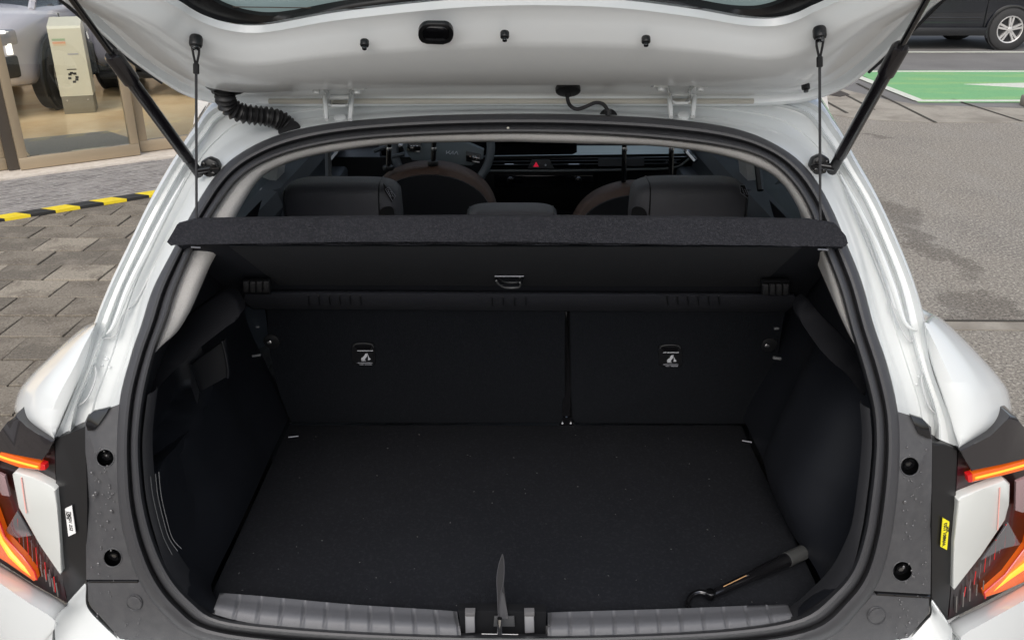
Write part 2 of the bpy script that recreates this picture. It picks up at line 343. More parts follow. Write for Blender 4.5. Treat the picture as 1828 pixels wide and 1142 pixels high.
# ================================================================== SHOWROOM (left)
A0 = onZ(0, 322); A1 = onZ(315, 280); U = (A1-A0).normalized(); N = Vector((-U.y, U.x, 0))
FA = math.atan2(U.y, U.x)
bld = thing('showroom', 'glass fronted showroom with bronze door frames and tan floor', 'building', tuple(A0), 0, world=True)
def fpt(s, n, z): return A0+U*s+N*n+Vector((0, 0, z))
def fbox(name, s0, s1, n0, n1, z0, z1, m, parent, bevel=.003):
    return box(name, tuple(fpt((s0+s1)/2, (n0+n1)/2, (z0+z1)/2)), (s1-s0, n1-n0, z1-z0), m, parent, FA, bevel)
fbox('threshold', -6, 9, -.10, .22, 0, .035, STONE, bld)
fbox('floor', -7, 10, .225, 9, 0, .03, TAN, bld, 0)
fbox('back_wall', -7, 10, 9, 9.2, 0, 3.4, WALLI, bld)
fbox('side_wall', 8.9, 9.1, .3, 8.95, .03, 3.4, WALLI, bld)
def sx(px, py, n=.1):         # px on the facade plane -> distance along it
    p = onP(px, py, fpt(0, n, 0), N); return (p-A0).dot(U)
m1 = sx(10, 300); m2 = sx(258, 285)
def frame(s0, s1, n=.10):
    f = fbox('door_frame', s0, s1, n-.03, n+.03, .04, .135, BRONZE, bld)
    for sa in (s0, s1-.065): fbox('stile', sa, sa+.065, n-.031, n+.031, .136, 2.3, BRONZE, f) 
    fbox('pane', s0+.065, s1-.065, n-.006, n+.006, .137, 2.3, GLS, f, 0)
frame(m1+.10, m2-.03); frame(m2+.0, m2+2.1, .19); frame(m1-2.3, m1+.02, .19); fbox('header', -6, 9, .05, .25, 2.302, 2.5, BRONZE, bld)
fbox('gap_strip', m1+.021, m1+.099, .12, .2, .04, 2.3, BRONZED, bld, 0)
# indoor mat
cm = [onZ(28, 252, .03), onZ(192, 236, .03), onZ(258, 268, .03), onZ(20, 300, .03)]
cm = [cm[0], cm[1], cm[1]+(cm[1]-cm[0]).normalized()*.15-N*.75, cm[0]-N*.85]
mt = mk('door_mat', [p+Vector((0, 0, .001)) for p in cm]+[p+Vector((0, 0, .012)) for p in cm], [(4, 5, 6, 7), (0, 1, 5, 4), (1, 2, 6, 5), (2, 3, 7, 6), (3, 0, 4, 7)], FMAT, smooth=False)
tag(mt, 'grey mat lying on the tan floor inside the glass doors', 'mat')
# outdoor ribbed mat with warning tape
for nd in MATR.node_tree.nodes:
    if nd.type == 'MAPPING': nd.vector_type = 'TEXTURE'; q = nd.inputs['Scale'].default_value; nd.inputs['Scale'].default_value = (1/q[0], 1/q[1], 1); nd.inputs['Rotation'].default_value = (0, 0, FA)
M0, M1 = onZ(0, 395), onZ(275, 350); mu = (M1-M0).normalized(); mn = Vector((-mu.y, mu.x, 0))
emat = thing('entrance_mat', 'long ribbed grey mat outside the showroom doors', 'mat', tuple(M0), 0, world=True)
L = (fpt(0, -.10, 0)-M0).dot(mn)
def mbx(name, s0, s1, n0, n1, z0, z1, m, parent):
    c = M0+mu*(s0+s1)/2+mn*(n0+n1)/2+Vector((0, 0, (z0+z1)/2)); return box(name, tuple(c), (s1-s0, n1-n0, z1-z0), m, parent, math.atan2(mu.y, mu.x), .0)
bse = mbx('backing', -5, 5, .03, L+.10, .002, .010, MATR, emat)
nr = 24
bm = bmesh.new(); dxr = Matrix.Rotation(math.atan2(mu.y, mu.x), 4, 'Z')
for i in range(nr):
    n0 = .05+(L+.02)*i/nr; c = M0+mn*n0+Vector((0, 0, .014)); boxbm(bm, c, (10, (L)/nr*.6, .008), math.atan2(mu.y, mu.x))
mkb('ridge', bm, MATR, emat, False)['kind'] = 'stuff'
tape = thing('warning_tape', 'yellow and black striped tape along the edge of the grey mat', 'tape', tuple(M0), 0, world=True)
sg = .155; i0 = -14
for i in range(i0, 22):
    s = i*sg; sk = .045
    P = [M0+mu*(s-sk)+mn*(.075), M0+mu*(s+sg-sk)+mn*(.075), M0+mu*(s+sg+sk-.02)+mn*(-.035), M0+mu*(s+sk-.02)+mn*(-.035)]
    V = [p+Vector((0, 0, .0225)) for p in P]+[p+Vector((0, 0, .002)) for p in P]
    mk('stripe', V, [(0, 1, 2, 3), (3, 2, 6, 7), (0, 3, 7, 4), (1, 5, 6, 2)], YEL if i % 2 == 0 else BLK, tape, smooth=False)
# kiosk
kc = onZ(146, 198, .03); KR = R(20)
kio = thing('information_stand', 'cream display stand with dark plinth in front of the silver crossover', 'display stand', (kc.x, kc.y, .03), KR)
box('plinth', (0, 0, .09), (.30, .34, .18), KIOSKD, kio, bevel=.004)
pr = [(-.17, .181), (.17, .181), (.17, .85), (.15, .875), (-.17, .94)]
V = [(-.155, y, z) for y, z in pr]+[(.155, y, z) for y, z in pr]
V = [(x, y, z) for x, y, z in V]; n5 = 5
bm = bmesh.new(); vs = [bm.verts.new((v[0], -v[1], v[2])) for v in V]; bm.faces.new(vs[:5]); bm.faces.new(vs[5:])
for i in range(5): bm.faces.new((vs[i], vs[(i+1) % 5], vs[5+(i+1) % 5], vs[5+i]))
kb_ = mkb('panel', bm, KIOSK, kio, True, .012)
for i, (m_, z) in enumerate(((mat('stripe_green', (.3, .4, .25), .5), .745), (mat('stripe_orange', (.65, .35, .22), .5), .715), (mat('stripe_cream', (.6, .5, .35), .5), .695))):
    box('colour_band', (-.07, -.1715, z), (.12, .003, .02), m_, kb_)
box('printed_line', (.04, -.1715, .60), (.10, .003, .012), PRINTD, kb_)
for k in range(7):
    q = k*2.4; box('emblem_stroke', (.0+.035*math.cos(q), -.1715, .37+.045*math.sin(q)), (.03, .003, .022), INK, kb_, 0)
box('emblem_bar', (-.0, -.1716, .45), (.09, .003, .008), INK, kb_)
for s_ in (-.10, .10): disc('screw', (s_, -.171, .14), (0, 1, 0), .008, .004, CHROME, kio, 10)

# ------------------------------------------------------------------ other cars
def wheel(parent, x, y, side, r=.335, spokes=5, m=ALLOY, w_=.21):
    bm = bmesh.new(); prof = [(.62, -.5), (.66, -.52), (.90, -.5), (.985, -.42), (1, -.25), (1, .25), (.985, .42), (.90, .5), (.66, .52), (.62, .5)]
    seg = 32; rings = [[bm.verts.new((r*a*math.cos(2*math.pi*k/seg), b*w_, r*a*math.sin(2*math.pi*k/seg))) for k in range(seg)] for a, b in prof]
    for i in range(len(rings)-1):
        for k in range(seg): bm.faces.new((rings[i][k], rings[i][(k+1) % seg], rings[i+1][(k+1) % seg], rings[i+1][k]))
    t = mkb('wheel', bm, TYRE, parent); t.location = (x, y, r)
    bm = bmesh.new(); rr = r*.64
    rg = [[bm.verts.new((rr*a*math.cos(2*math.pi*k/seg), side*b, rr*a*math.sin(2*math.pi*k/seg))) for k in range(seg)] for a, b in ((1.03, .105), (1, .112), (.93, .108), (.90, .03))]
    for i in range(3):
        for k in range(seg): bm.faces.new((rg[i][k], rg[i][(k+1) % seg], rg[i+1][(k+1) % seg], rg[i+1][k]))
    mkb('rim', bm, m, t)
    disc('brake_disc', (0, side*.02, 0), (0, 1, 0), rr*.92, .01, BLACKPL, t, 24)
    for k in range(spokes):
        for dq in (-.13, .13):
            q = 2*math.pi*k/spokes+math.pi/2; bm = bmesh.new()
            a0, a1 = q+dq*1.6, q+dq
            P = [(rr*.16, q+dq*2.2), (rr*.95, q+dq*1.15)]
            tw = rr*.075; V = []
            for rad, an in P:
                c = Vector((rad*math.cos(an), 0, rad*math.sin(an))); tg = Vector((-math.sin(q), 0, math.cos(q)))*tw
                for yy in (.06, .102): V += [c-tg+Vector((0, side*yy, 0)), c+tg+Vector((0, side*yy, 0))]
            vs = [bm.verts.new(v) for v in V]
            for f in ((0, 1, 3, 2), (4, 5, 7, 6), (0, 1, 5, 4), (2, 3, 7, 6), (0, 2, 6, 4), (1, 3, 7, 5)): bm.faces.new([vs[i] for i in f])
            mkb('spoke', bm, m, t, True, .004)
    disc('hub_cap', (0, side*.085, 0), (0, 1, 0), rr*.2, .04, m, t, 16, .004)
def car(name, label, loc, rz, paint, L=4.5, W=1.84, Hh=1.66, wb=2.7, front=True, group=None):
    c = thing(name, label, 'car', loc, rz, group)
    hl, hw = L/2, W/2
    st = [(-hl, .78, .42, .80, .98), (-hl+.06, .88, .30, .95, 1.10), (-hl+.3, .96, .26, 1.02, 1.15), (-hl+.9, 1, .24, 1.0, 1.10), (-.6, 1, .24, .98, 1.06), (.3, 1, .24, .97, 1.05), (wb/2-.35, 1, .24, .97, 1.07), (wb/2+.1, .99, .25, .95, 1.05), (hl-.4, .94, .28, .88, .99), (hl-.12, .84, .32, .82, .92), (hl-.02, .70, .40, .74, .82), (hl, .55, .46, .66, .72)]
    rows = []
    for x, wf, zb, zm, zt in st:
        h = hw*wf; row = [(x, 0, zb), (x, h*.82, zb), (x, h*.95, zb+.05), (x, h*.985, zb+.16), (x, h*.97, (zb+zm)*.5), (x, h, zm-.08), (x, h*.985, zm), (x, h*.90, zt-.02), (x, h*.55, zt+.015), (x, 0, zt+.02)]
        row = row+[(a, -b, d) for a, b, d in row[-2:0:-1]]; rows.append(row)
    n = len(rows[0]); bm = bmesh.new(); vs = [[bm.verts.new(v) for v in r] for r in rows]
    for i in range(len(rows)-1):
        for j in range(n): bm.faces.new((vs[i][j], vs[i][(j+1) % n], vs[i+1][(j+1) % n], vs[i+1][j]))
    bm.faces.new(vs[0]); bm.faces.new(vs[-1])
    b = mkb('body', bm, paint, c, True, 0, ang=50)
    mod = b.modifiers.new('s', 'SUBSURF'); mod.levels = 2; mod.render_levels = 2
    # greenhouse
    gh = [(-hl+.15, 1.0, .86), (-hl+.45, 1.0, .90), (-.9, 1.0, .93), (.2, 1.0, .93), (.95, 1.0, .92), (wb/2+.05, 1.0, .86)]
    top = [(-hl+.45, Hh-.12, .66), (-hl+.65, Hh-.05, .72), (-.8, Hh, .74), (0, Hh, .74), (.35, Hh-.05, .73), (.55, Hh-.16, .72)]
    bm = bmesh.new(); lo = [[bm.verts.new((x, s*hw*f, z)) for x, z, f in gh] for s in (1, -1)]; hi = [[bm.verts.new((x, s*hw*f, z)) for x, z, f in top] for s in (1, -1)]
    for s in (0, 1):
        for i in range(5): bm.faces.new((lo[s][i], lo[s][i+1], hi[s][i+1], hi[s][i]))
    for i in (0, -1): bm.faces.new((lo[0][i], lo[1][i], hi[1][i], hi[0][i]))
    mkb('window', bm, GLASSD, c, True)
    bm = bmesh.new(); a = [[bm.verts.new((x, s*hw*(f+.004), z+dz)) for x, z, f in top] for s, dz in ((1, -.01), (.55, .03), (-.55, .03), (-1, -.01))]
    for k in range(3):
        for i in range(5): bm.faces.new((a[k][i], a[k][i+1], a[k+1][i+1], a[k+1][i]))
    mkb('roof', bm, paint, c, True)
    for s in (1, -1):
        for xa, xb in ((gh[2], top[2]), (gh[3], top[3]), (gh[0], top[0]), (gh[5], top[5])):
            tube('pillar', [(xa[0], s*hw*xa[2], xa[1]), (xb[0], s*hw*xb[2]*1.0, xb[1])], .035, paint, c, 6)
        # cladding, arches, sills, seams, handles
        box('sill_cladding', (0, s*(hw*.985), .30), (wb-.75, .05, .13), BLACKPL, c, bevel=.012)
        for xx in (wb/2, -wb/2):
            bm = bmesh.new(); seg = 28; ri, ro = (.375, .45) if paint is not CARN else (.36, .395); q = []
            for k in range(seg+1):
                an = math.pi*(-.12+1.24*k/seg); row = []
                for rad, yy in ((.02, .965), (ri, .965), (ri, 1.008), (ro-.01, 1.006), (ro, .985)): row.append(bm.verts.new((xx+rad*math.cos(an), s*hw*yy, .335+rad*math.sin(an))))
                q.append(row)
            for k in range(seg):
                for j in range(4): bm.faces.new((q[k][j], q[k+1][j], q[k+1][j+1], q[k][j+1]))
            ar = mkb('wheel_arch', bm, BLACKPL if paint is not CARN else CARN, c)
            disc('arch_liner', (xx, s*hw*.975, .335), (0, 1, 0), ri, .03, BLACKPL, ar, 28)
            wheel(c, xx, s*(hw-.075), s)
        for xx in (-.95, .12, 1.02):
            box('door_seam', (xx, s*hw*.983, .66), (.008, .03, .58), BLACKPL, c)
        box('door_crease', (-.0, s*hw*.990, .52), (wb-1.0, .02, .012), paint, c, bevel=.004)
        for xx in (-.72, .35): box('door_handle', (xx, s*hw*1.0, .90), (.20, .035, .028), paint, c, bevel=.008)
    # front
    if front:
        gz = box('grille', (hl-.03, 0, .42), (.10, W*.52, .2), BLACKPL, c, bevel=.02)
        for k in range(4): box('slat', (hl+.022, 0, .35+k*.045), (.012, W*.48, .01), GLOSSB, gz)
        for s in (1, -1):
            h = box('headlight', (hl-.21, s*hw*.72, .80), (.22, .34, .15), mat('lamp_clear', (.25, .25, .27), .1, coat=1), c, rz=-s*.5, bevel=.03)
            box('running_light', (hl-.12, s*hw*.72, .86), (.05, .36, .03), LED, h, rz=-s*.5, bevel=.006)
            box('running_light', (hl-.14, s*hw*.86, .75), (.05, .04, .22), LED, h, rz=-s*.5, bevel=.006)
            for dk in (-.04, .04): disc('projector', (hl-.10, s*(hw*.66+dk), .80), (1, s*.4, 0), .028, .03, CHROME, h, 12)
            box('air_intake', (hl-.20, s*hw*.70, .52), (.26, .26, .22), BLACKPL, c, rz=-s*.5, bevel=.03)
            box('mirror', (wb/2-.55, s*(hw+.10), 1.05), (.12, .2, .14), paint, c, bevel=.03)
        box('front_skid', (hl-.14, 0, .26), (.25, W*.7, .08), BLACKPL, c, bevel=.02)
    else:
        for s in (1, -1):
            box('mirror', (wb/2-.55, s*(hw+.10), 1.05), (.12, .2, .14), paint, c, bevel=.03)
    return c
hd = R(-84); wp = onZ(114, 192, .03)
def place_by_wheel(wp, hd, wb=2.7, W=1.84, side=1, fr=1):
    h = Vector((math.cos(hd), math.sin(hd), 0)); l = Vector((-h.y, h.x, 0)); return wp-h*(fr*wb/2)-l*(side*(W/2-.02))
pc = place_by_wheel(wp, hd); car('showroom_car', 'pale silver crossover parked behind the cream stand in the showroom', (pc.x, pc.y, .03), hd, CARW)
pc2 = onZ(272, 176, .03); car('showroom_car', 'slate grey crossover with lit running lights beyond the stand', (pc2.x, pc2.y+2.25, .03), R(-88), CARG)
rp = onZ(1792, 90); pc3 = place_by_wheel(rp, R(180), side=1, fr=-1, wb=2.75)
car('parked_car', 'dark navy car with ten spoke alloy wheels beyond the green bay', (pc3.x, pc3.y, 0), R(180), CARN, wb=2.75, L=4.7, Hh=1.62, front=False)

# ================================================================== THE OPEN HATCHBACK
hb = thing('hatchback', 'pearl white hatchback seen from behind with its tailgate open and empty boot', 'car', (0, 1.9, 0), 0, world=True)
# ---- door opening seal
SA = [(914,203),(750,207),(600,219),(500,240),(430,273),(385,313),(345,375),(310,443),(273,515),(252,580),(232,640),(215,705),(209,775),(209,850),(213,910),(226,975),(250,1040),(290,1095),(350,1138),(480,1160),(700,1172),(908,1176),(1120,1173),(1340,1165),(1475,1140),(1535,1088),(1570,1035),(1590,965),(1600,900),(1605,840),(1606,780),(1601,722),(1583,647),(1560,580),(1540,507),(1515,443),(1480,362),(1440,300),(1385,258),(1310,229),(1200,213),(1060,205)]
SB = [(914,239),(760,243),(640,251),(545,267),(479,288),(430,318),(394,362),(353,430),(318,510),(299,570),(278,628),(260,703),(251,780),(253,845),(261,906),(280,972),(308,1028),(345,1070),(395,1102),(520,1118),(700,1129),(908,1134),(1120,1131),(1310,1120),(1425,1099),(1485,1056),(1520,1013),(1541,950),(1552,880),(1558,825),(1560,780),(1556,728),(1540,662),(1518,590),(1496,512),(1466,436),(1437,362),(1400,312),(1355,281),(1290,264),(1190,251),(1060,242)]
PER = 5
sa, sb = smooth(SA, PER, True), smooth(SB, PER, True)
def mixp(a, b, t): return (a[0]+(b[0]-a[0])*t, a[1]+(b[1]-a[1])*t)
sprof = [(-.01, .035), (0, .004), (.04, -.004), (.15, -.010), (.30, -.012), (.42, -.009), (.50, .000), (.54, .014), (.57, .014), (.61, -.002), (.68, -.013), (.78, -.018), (.88, -.015), (.95, -.004), (.99, .012), (1.0, .03)]
rows = [[onF(*mixp(a, b, t), off) for a, b in zip(sa, sb)] for t, off in sprof]
loft('door_seal', rows, RUBBER, hb, closed=True)
disc('mark_dot', onF(907, 229, -.0165), (0, 1, 0), .0022, .002, mat('pale_dot', (.6, .6, .5), .6), hb, 10)
# ---- grey liner ring just inside
LI = [(914,253),(770,255),(676,260),(571,276),(508,294),(466,318),(436,360),(402,425),(366,492),(343,548),(315,594),(288,612)]
LIo = [(914,236),(760,240),(640,249),(545,264),(479,285),(430,316),(394,359),(353,427),(318,507),(296,572),(280,618),(270,640)]
RI = [(914,253),(1057,257),(1180,262),(1280,276),(1358,301),(1398,330),(1424,370),(1452,425),(1476,492),(1492,545),(1512,590),(1530,622)]
RIo = [(914,236),(1060,240),(1190,249),(1290,262),(1355,279),(1400,310),(1437,360),(1466,434),(1496,510),(1518,586),(1530,620),(1540,640)]
for o_, i_ in ((LIo, LI), (RIo, RI)):
    a, b = smooth(o_, 5), smooth(i_, 5)
    rows = [[onF(*mixp(p, q, t), off) for p, q in zip(a, b)] for t, off in ((-.15, .02), (0, .012), (.25, .010), (.6, .018), (.85, .03), (1.0, .05))]
    rows.append([v+Vector((0, .16, .05)) for v in rows[-1]])
    loft('pillar_trim', rows, LINER, hb)
# ---- white body ring (channel, flange) left and right
Sl = dict(
 A=[(212,722),(216,705),(234,632),(252,580),(273,515),(310,443),(345,375),(385,313),(430,273),(500,240),(600,219),(750,207),(914,203)],
 r1=[(194,728),(205,690),(228,625),(240,576),(262,505),(293,435),(325,370),(360,305),(400,262),(470,228),(590,208),(745,198),(914,195)],
 r3=[(130,771),(138,725),(168,650),(193,580),(219,512),(252,443),(286,375),(322,310),(365,245),(415,200),(570,178),(740,170),(914,167)],
 O=[(97,782),(117,738),(150,655),(171,580),(198,512),(231,443),(264,375),(303,306),(346,240),(398,187),(560,163),(740,157),(914,155)])
Sr = dict(
 A=[(1600,735),(1600,718),(1583,647),(1560,580),(1540,507),(1515,443),(1480,362),(1440,300),(1385,258),(1310,229),(1200,213),(1060,205),(914,203)],
 r1=[(1625,741),(1614,700),(1594,640),(1572,576),(1552,500),(1532,432),(1500,355),(1465,295),(1415,248),(1335,221),(1210,205),(1070,197),(914,195)],
 r3=[(1670,781),(1668,735),(1642,650),(1622,580),(1606,512),(1580,443),(1545,362),(1508,300),(1470,242),(1425,197),(1280,176),(1080,169),(914,167)],
 O=[(1711,798),(1695,745),(1662,655),(1650,580),(1631,512),(1604,443),(1567,362),(1530,297),(1492,232),(1442,182),(1290,160),(1090,155),(914,155)])
OL = {}
for side, S in ((-1, Sl), (1, Sr)):
    ch = {k: smooth(v, 6) for k, v in S.items()}; nA = len(ch['A'])
    def row(ka, kb, t, off): return [onF(*mixp(a, b, t), off) for a, b in zip(ch[ka], ch[kb])]
    rows = [row('A', 'r1', -.35, .012), row('A', 'r1', 0, .006), row('A', 'r1', .35, .016), row('A', 'r1', .85, .034), row('A', 'r1', 1.0, .042), row('r1', 'r3', .12, .047), row('r1', 'r3', .45, .050), row('r1', 'r3', .52, .046), row('r1', 'r3', .75, .045), row('r1', 'r3', .95, .038), row('r3', 'O', .04, .026), row('r3', 'O', .16, .020), row('r3', 'O', .26, .026), row('r3', 'O', .6, .024), row('r3', 'O', .88, .014), row('r3', 'O', 1.0, .010)]
    O = rows[-1]; OL[side] = O
    rows.append([v+Vector((side*.004, .006, .003)) for v in O])
    def tgt(v, Y, k):
        x = max(-.84, min(.84, v.x*(1+.20*min(1, k)))); return Vector((x, Y, v.z+.035*k if v.z > 1.3 else v.z+.03*k))
    rows.append([v+Vector((side*.012, .05, .008)) for v in O])
    rows.append([tgt(v, max(.95, v.y+.3), 1) for v in O])
    loft('rear_body_frame', rows, WHITE, hb)
# seam sealer lines in the drain channels
for side, P in ((-1, [(352,330),(318,392),(284,460),(244,535),(221,562),(204,600),(173,606),(165,639),(172,668),(155,712),(123,735),(108,770)]), (1, [(1500,305),(1519,360),(1552,440),(1580,510),(1598,560),(1620,606),(1640,610),(1652,650),(1645,680),(1660,728),(1690,752),(1700,785)])):
    q = smooth(P, 5); tube('seam_line', [onF(*p, .040 if i < 18 else .030) for i, p in enumerate(q)], .0016, CREASE, hb, 6)
for side, P in ((-1, [(330,318),(300,372),(266,440),(230,512),(204,578),(190,596)]), (1, [(1500,312),(1533,372),(1566,440),(1594,512),(1615,575),(1637,590)])):
    q = smooth(P, 5); nn = len(q); tube('flange_bead', [onF(*p, .019) for p in q], [.001+.0045*math.sin(math.pi*min(1, (i+.5)/nn)) for i in range(nn)], WHITE, hb, 8)
for (x, y, s) in ((190, 640, 1), (195, 655, .7), (183, 652, .6), (129, 757, 1.5), (1640, 672, .8), (1665, 700, 1), (1636, 686, .6), (1512, 292, 1), (1382, 240, 1)):
    disc('spot_weld', onF(x, y, .043), (0, 1, 0), .0026*s, .004, WHITE2, hb, 10, .001)
# ---- rear shoulder (fender) left / right
FO = {-1: ([(171,578),(166,600),(160,622),(149,658),(136,690),(122,722),(108,754),(97,782)], [(171,574),(150,583),(118,609),(84,641),(50,675),(30,706),(32,744),(97,784)]),
      1: ([(1650,578),(1652,600),(1656,622),(1664,655),(1676,690),(1688,725),(1700,762),(1711,798)], [(1650,571),(1672,563),(1712,596),(1752,637),(1783,672),(1802,704),(1797,752),(1712,800)])}
for side, (ci, co) in FO.items():
    a, b = smooth(ci, 7), smooth(co, 7); rows = []; n_ = len(a)
    for t, off in ((0, .010), (.02, .004), (.06, .000), (.25, -.010), (.5, -.006), (.72, .02), (.86, .045), (.94, .06), (.98, .078), (1.0, .09)):
        rows.append([onF(*mixp(p, q, t), off*(1-.75*(i/(n_-1))**6)+(.0)) for i, (p, q) in enumerate(zip(a, b))])
    lr = rows[-1]; rows.append([v+Vector((-side*.001, .03, -.006)) for v in lr]); rows.append([Vector((side*min(.84, abs(v.x)+.012), max(.9, v.y+.5), v.z-.08)) for v in lr])
    loft('rear_shoulder', rows, WHITE, hb)
# drip of shoulder panel edge thickness
# ---- lower body, doors, roof, bonnet (carry on forward, mostly out of sight)
for s in (-1, 1):
    bm = bmesh.new()
    prof = [(.84, .30), (.87, .50), (.86, .80), (.85, .93), (.79, .985)]
    Ys = [.22, .45, .95, 1.6, 2.6, 3.2, 3.75]; q = []
    for y in Ys:
        tp = 1-.10*max(0, (y-3.0)) - (.03 if y < .3 else .01 if y < .5 else 0); q.append([bm.verts.new((s*x*tp, y, z)) for x, z in prof])
    for i in range(len(Ys)-1):
        for j in range(4): bm.faces.new((q[i][j], q[i+1][j], q[i+1][j+1], q[i][j+1]))
    mkb('body_side', bm, WHITE, hb)
    # door cards inside
    bm = bmesh.new(); pr2 = [(.70, .50), (.715, .80), (.735, .90), (.715, .94), (.73, .985), (.785, .99)]; q = []
    for y in (.92, 1.48, 1.5, 1.52, 2.5): q.append([bm.verts.new((s*(x+(.02 if y == 1.5 else 0)), y, z)) for x, z in pr2])
    for i in range(4):
        for j in range(5): bm.faces.new((q[i][j], q[i+1][j], q[i+1][j+1], q[i][j+1]))
    dcard = mkb('door_card', bm, DASH, hb)
    box('armrest', (s*.70, 1.25, .84), (.07, .5, .05), DASH, dcard, bevel=.015); box('armrest', (s*.70, 2.05, .84), (.07, .55, .05), DASH, dcard, bevel=.015)
    tube('pull_handle', [(s*.70, 2.12, .93), (s*.675, 2.15, .955), (s*.675, 2.26, .955), (s*.70, 2.3, .93)], .012, CHROME, dcard, 8)
    # window frames + glass
    mk('side_window', [(s*.785, .90, .99), (s*.785, 2.45, .99), (s*.68, 2.0, 1.40), (s*.665, .95, 1.40)], [(0, 1, 2, 3)], GLC, hb, False)
    for nm, (y0, y1), wd, mm in (('b_pillar', (1.66, 1.62), .11, LINER), ('c_pillar', (.86, .90), .10, LINER), ('windscreen_pillar', (2.5, 2.0), .06, DASH)):
        bm = bmesh.new(); V = [(s*.765, y0-wd/2, .98), (s*.765, y0+wd/2, .98), (s*.655, y1+wd/2, 1.42), (s*.655, y1-wd/2, 1.42)]
        a = [bm.verts.new(v) for v in V]; b = [bm.verts.new((v[0]+s*.045, v[1], v[2])) for v in V]
        bm.faces.new(a); bm.faces.new(b)
        for i in range(4): bm.faces.new((a[i], a[(i+1) % 4], b[(i+1) % 4], b[i]))
        mkb({'b_pillar': 'centre_pillar', 'c_pillar': 'rear_pillar'}.get(nm, nm), bm, mm, hb, True, .006)
    box('roof_rail', (s*.665, 1.5, 1.43), (.09, 1.2, .06), WHITE, hb, bevel=.012)
    box('sill_panel', (s*.78, 2.1, .32), (.14, 2.9, .12), BLACKPL, hb, bevel=.02)
    for yy in (.98, 3.3): wheel(hb, 0, 0, s, .33); wv = [o for o in hb.children if o.name.startswith('wheel')][-1]
wl = [o for o in hb.children if o.name.split('.')[0] == 'wheel']
for o, (s, yy) in zip(wl, ((-1, .98), (-1, 3.3), (1, .98), (1, 3.3))):
    o.location = Vector((s*.74, yy, .33))-hb.location; o.rotation_euler = (0, 0, -math.pi/2)
bm = bmesh.new(); q = [[bm.verts.new((x, y, z+.05*(1-(x/.72)**2))) for x in (-.68, -.35, 0, .35, .68)] for y, z in ((.95, 1.485), (1.5, 1.50), (2.0, 1.45))]
for i in range(2):
    for j in range(4): bm.faces.new((q[i][j], q[i][j+1], q[i+1][j+1], q[i+1][j]))
bmesh.ops.solidify(bm, geom=bm.faces[:], thickness=.05); mkb('roof', bm, WHITE, hb)
mk('windscreen', [(-.68, 2.02, 1.42), (.68, 2.02, 1.42), (.76, 2.75, 1.02), (-.76, 2.75, 1.02)], [(0, 1, 2, 3)], GLC, hb, False)
box('bonnet', (0, 3.3, .97), (1.6, 1.05, .1), WHITE, hb, bevel=.03); box('front_bumper', (0, 3.84, .62), (1.6, .2, .6), WHITE, hb, bevel=.06)
box('underbody', (0, 1.9, .28), (1.5, 3.4, .06), BLACKPL, hb)
box('cabin_floor', (0, 1.7, .42), (1.42, 1.9, .04), SEATBK, hb)
box('bulkhead', (0, 2.72, .70), (1.5, .06, .60), BLACKPL, hb)

# ---- boot interior
FZ = .575
XL, XR = onZ(455, 900, FZ).x, onZ(1400, 930, FZ).x
YB = onZ(930, 757, FZ).y
YT = .67
def onSeat(px, py, off=0):                    # seat back plane
    zt = .96; n = Vector((0, zt-FZ, YB-YT)); n.normalize(); p0 = Vector((0, YB, FZ)); return onP(px, py, p0-n*off, n)
# floor board
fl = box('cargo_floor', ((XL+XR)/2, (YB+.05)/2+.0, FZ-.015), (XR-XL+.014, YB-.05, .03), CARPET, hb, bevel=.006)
box('floor_well', ((XL+XR)/2, .38, FZ-.08), (1.14, .86, .06), BLACKPL, hb)
# side trims: from the opening edge forward to the seats
for side, idx, X in ((-1, range(8, 19), XL), (1, range(34, 23, -1), XR)):
    cp = [SB[i] for i in idx]; P = smooth(cp, 6); n = len(P)
    B = [onF(*p, .012) for p in P]
    NU = 34; rows = []
    for k in range(NU+1):
        u = k/NU; r = []
        for i, b in enumerate(B):
            z = b.z; zt = max(FZ, min(z, 1.40)); lowt = max(0, min(1, (z-FZ)/.32)); lowt = lowt*lowt*(3-2*lowt)
            xw = abs(X)+.004+.07*lowt-.40*max(0, z-.97)
            ye = YB+.02-.20*(z-FZ)*.6
            y = b.y+(ye-b.y)*u
            e = min(1, u/.16); e = e*e*(3-2*e)
            z2 = z+(zt-.02*(1-lowt)-z)*e if z < .75 else z
            x = abs(b.x)*(1-e)+max(xw, 0)*e
            if z > .75 and abs(b.x) < xw: x = abs(b.x)+(xw-abs(b.x))*e
            # ledge under parcel shelf
            
            # wheel-arch swelling, forward and low
            f = math.exp(-((u-.46)/.20)**4)*math.exp(-((z-.78)/.15)**4)
            x -= (.062 if side > 0 else .012)*f*e
            # storage recess on the left
            if side < 0 and .12 < u < .56 and .80+.10*u < z < .965: x += .055*min(1, (u-.12)/.04)*min(1, (.56-u)/.04)*min(1, (z-.80-.10*u)/.015)*min(1, (.965-z)/.015)
            r.append(Vector((side*x, y, z2)))
        rows.append(r)
    tr = loft('side_trim', rows, TRIM, hb)
# thin scored arcs on the left trim
for dx in (0, 9, 15):
    P = [(267+dx, 852+dx*-.5), (271+dx, 885), (280+dx, 925), (291+dx, 962), (306+dx*1.1, 992-dx*.7)]
    tube('trim_score', [onF(*p, .012)+Vector((0, .004, 0)) for p in smooth(P, 4)], .0006, MATS.get('score_grey') or mat('score_grey', (.10, .105, .11), .5), hb, 5)
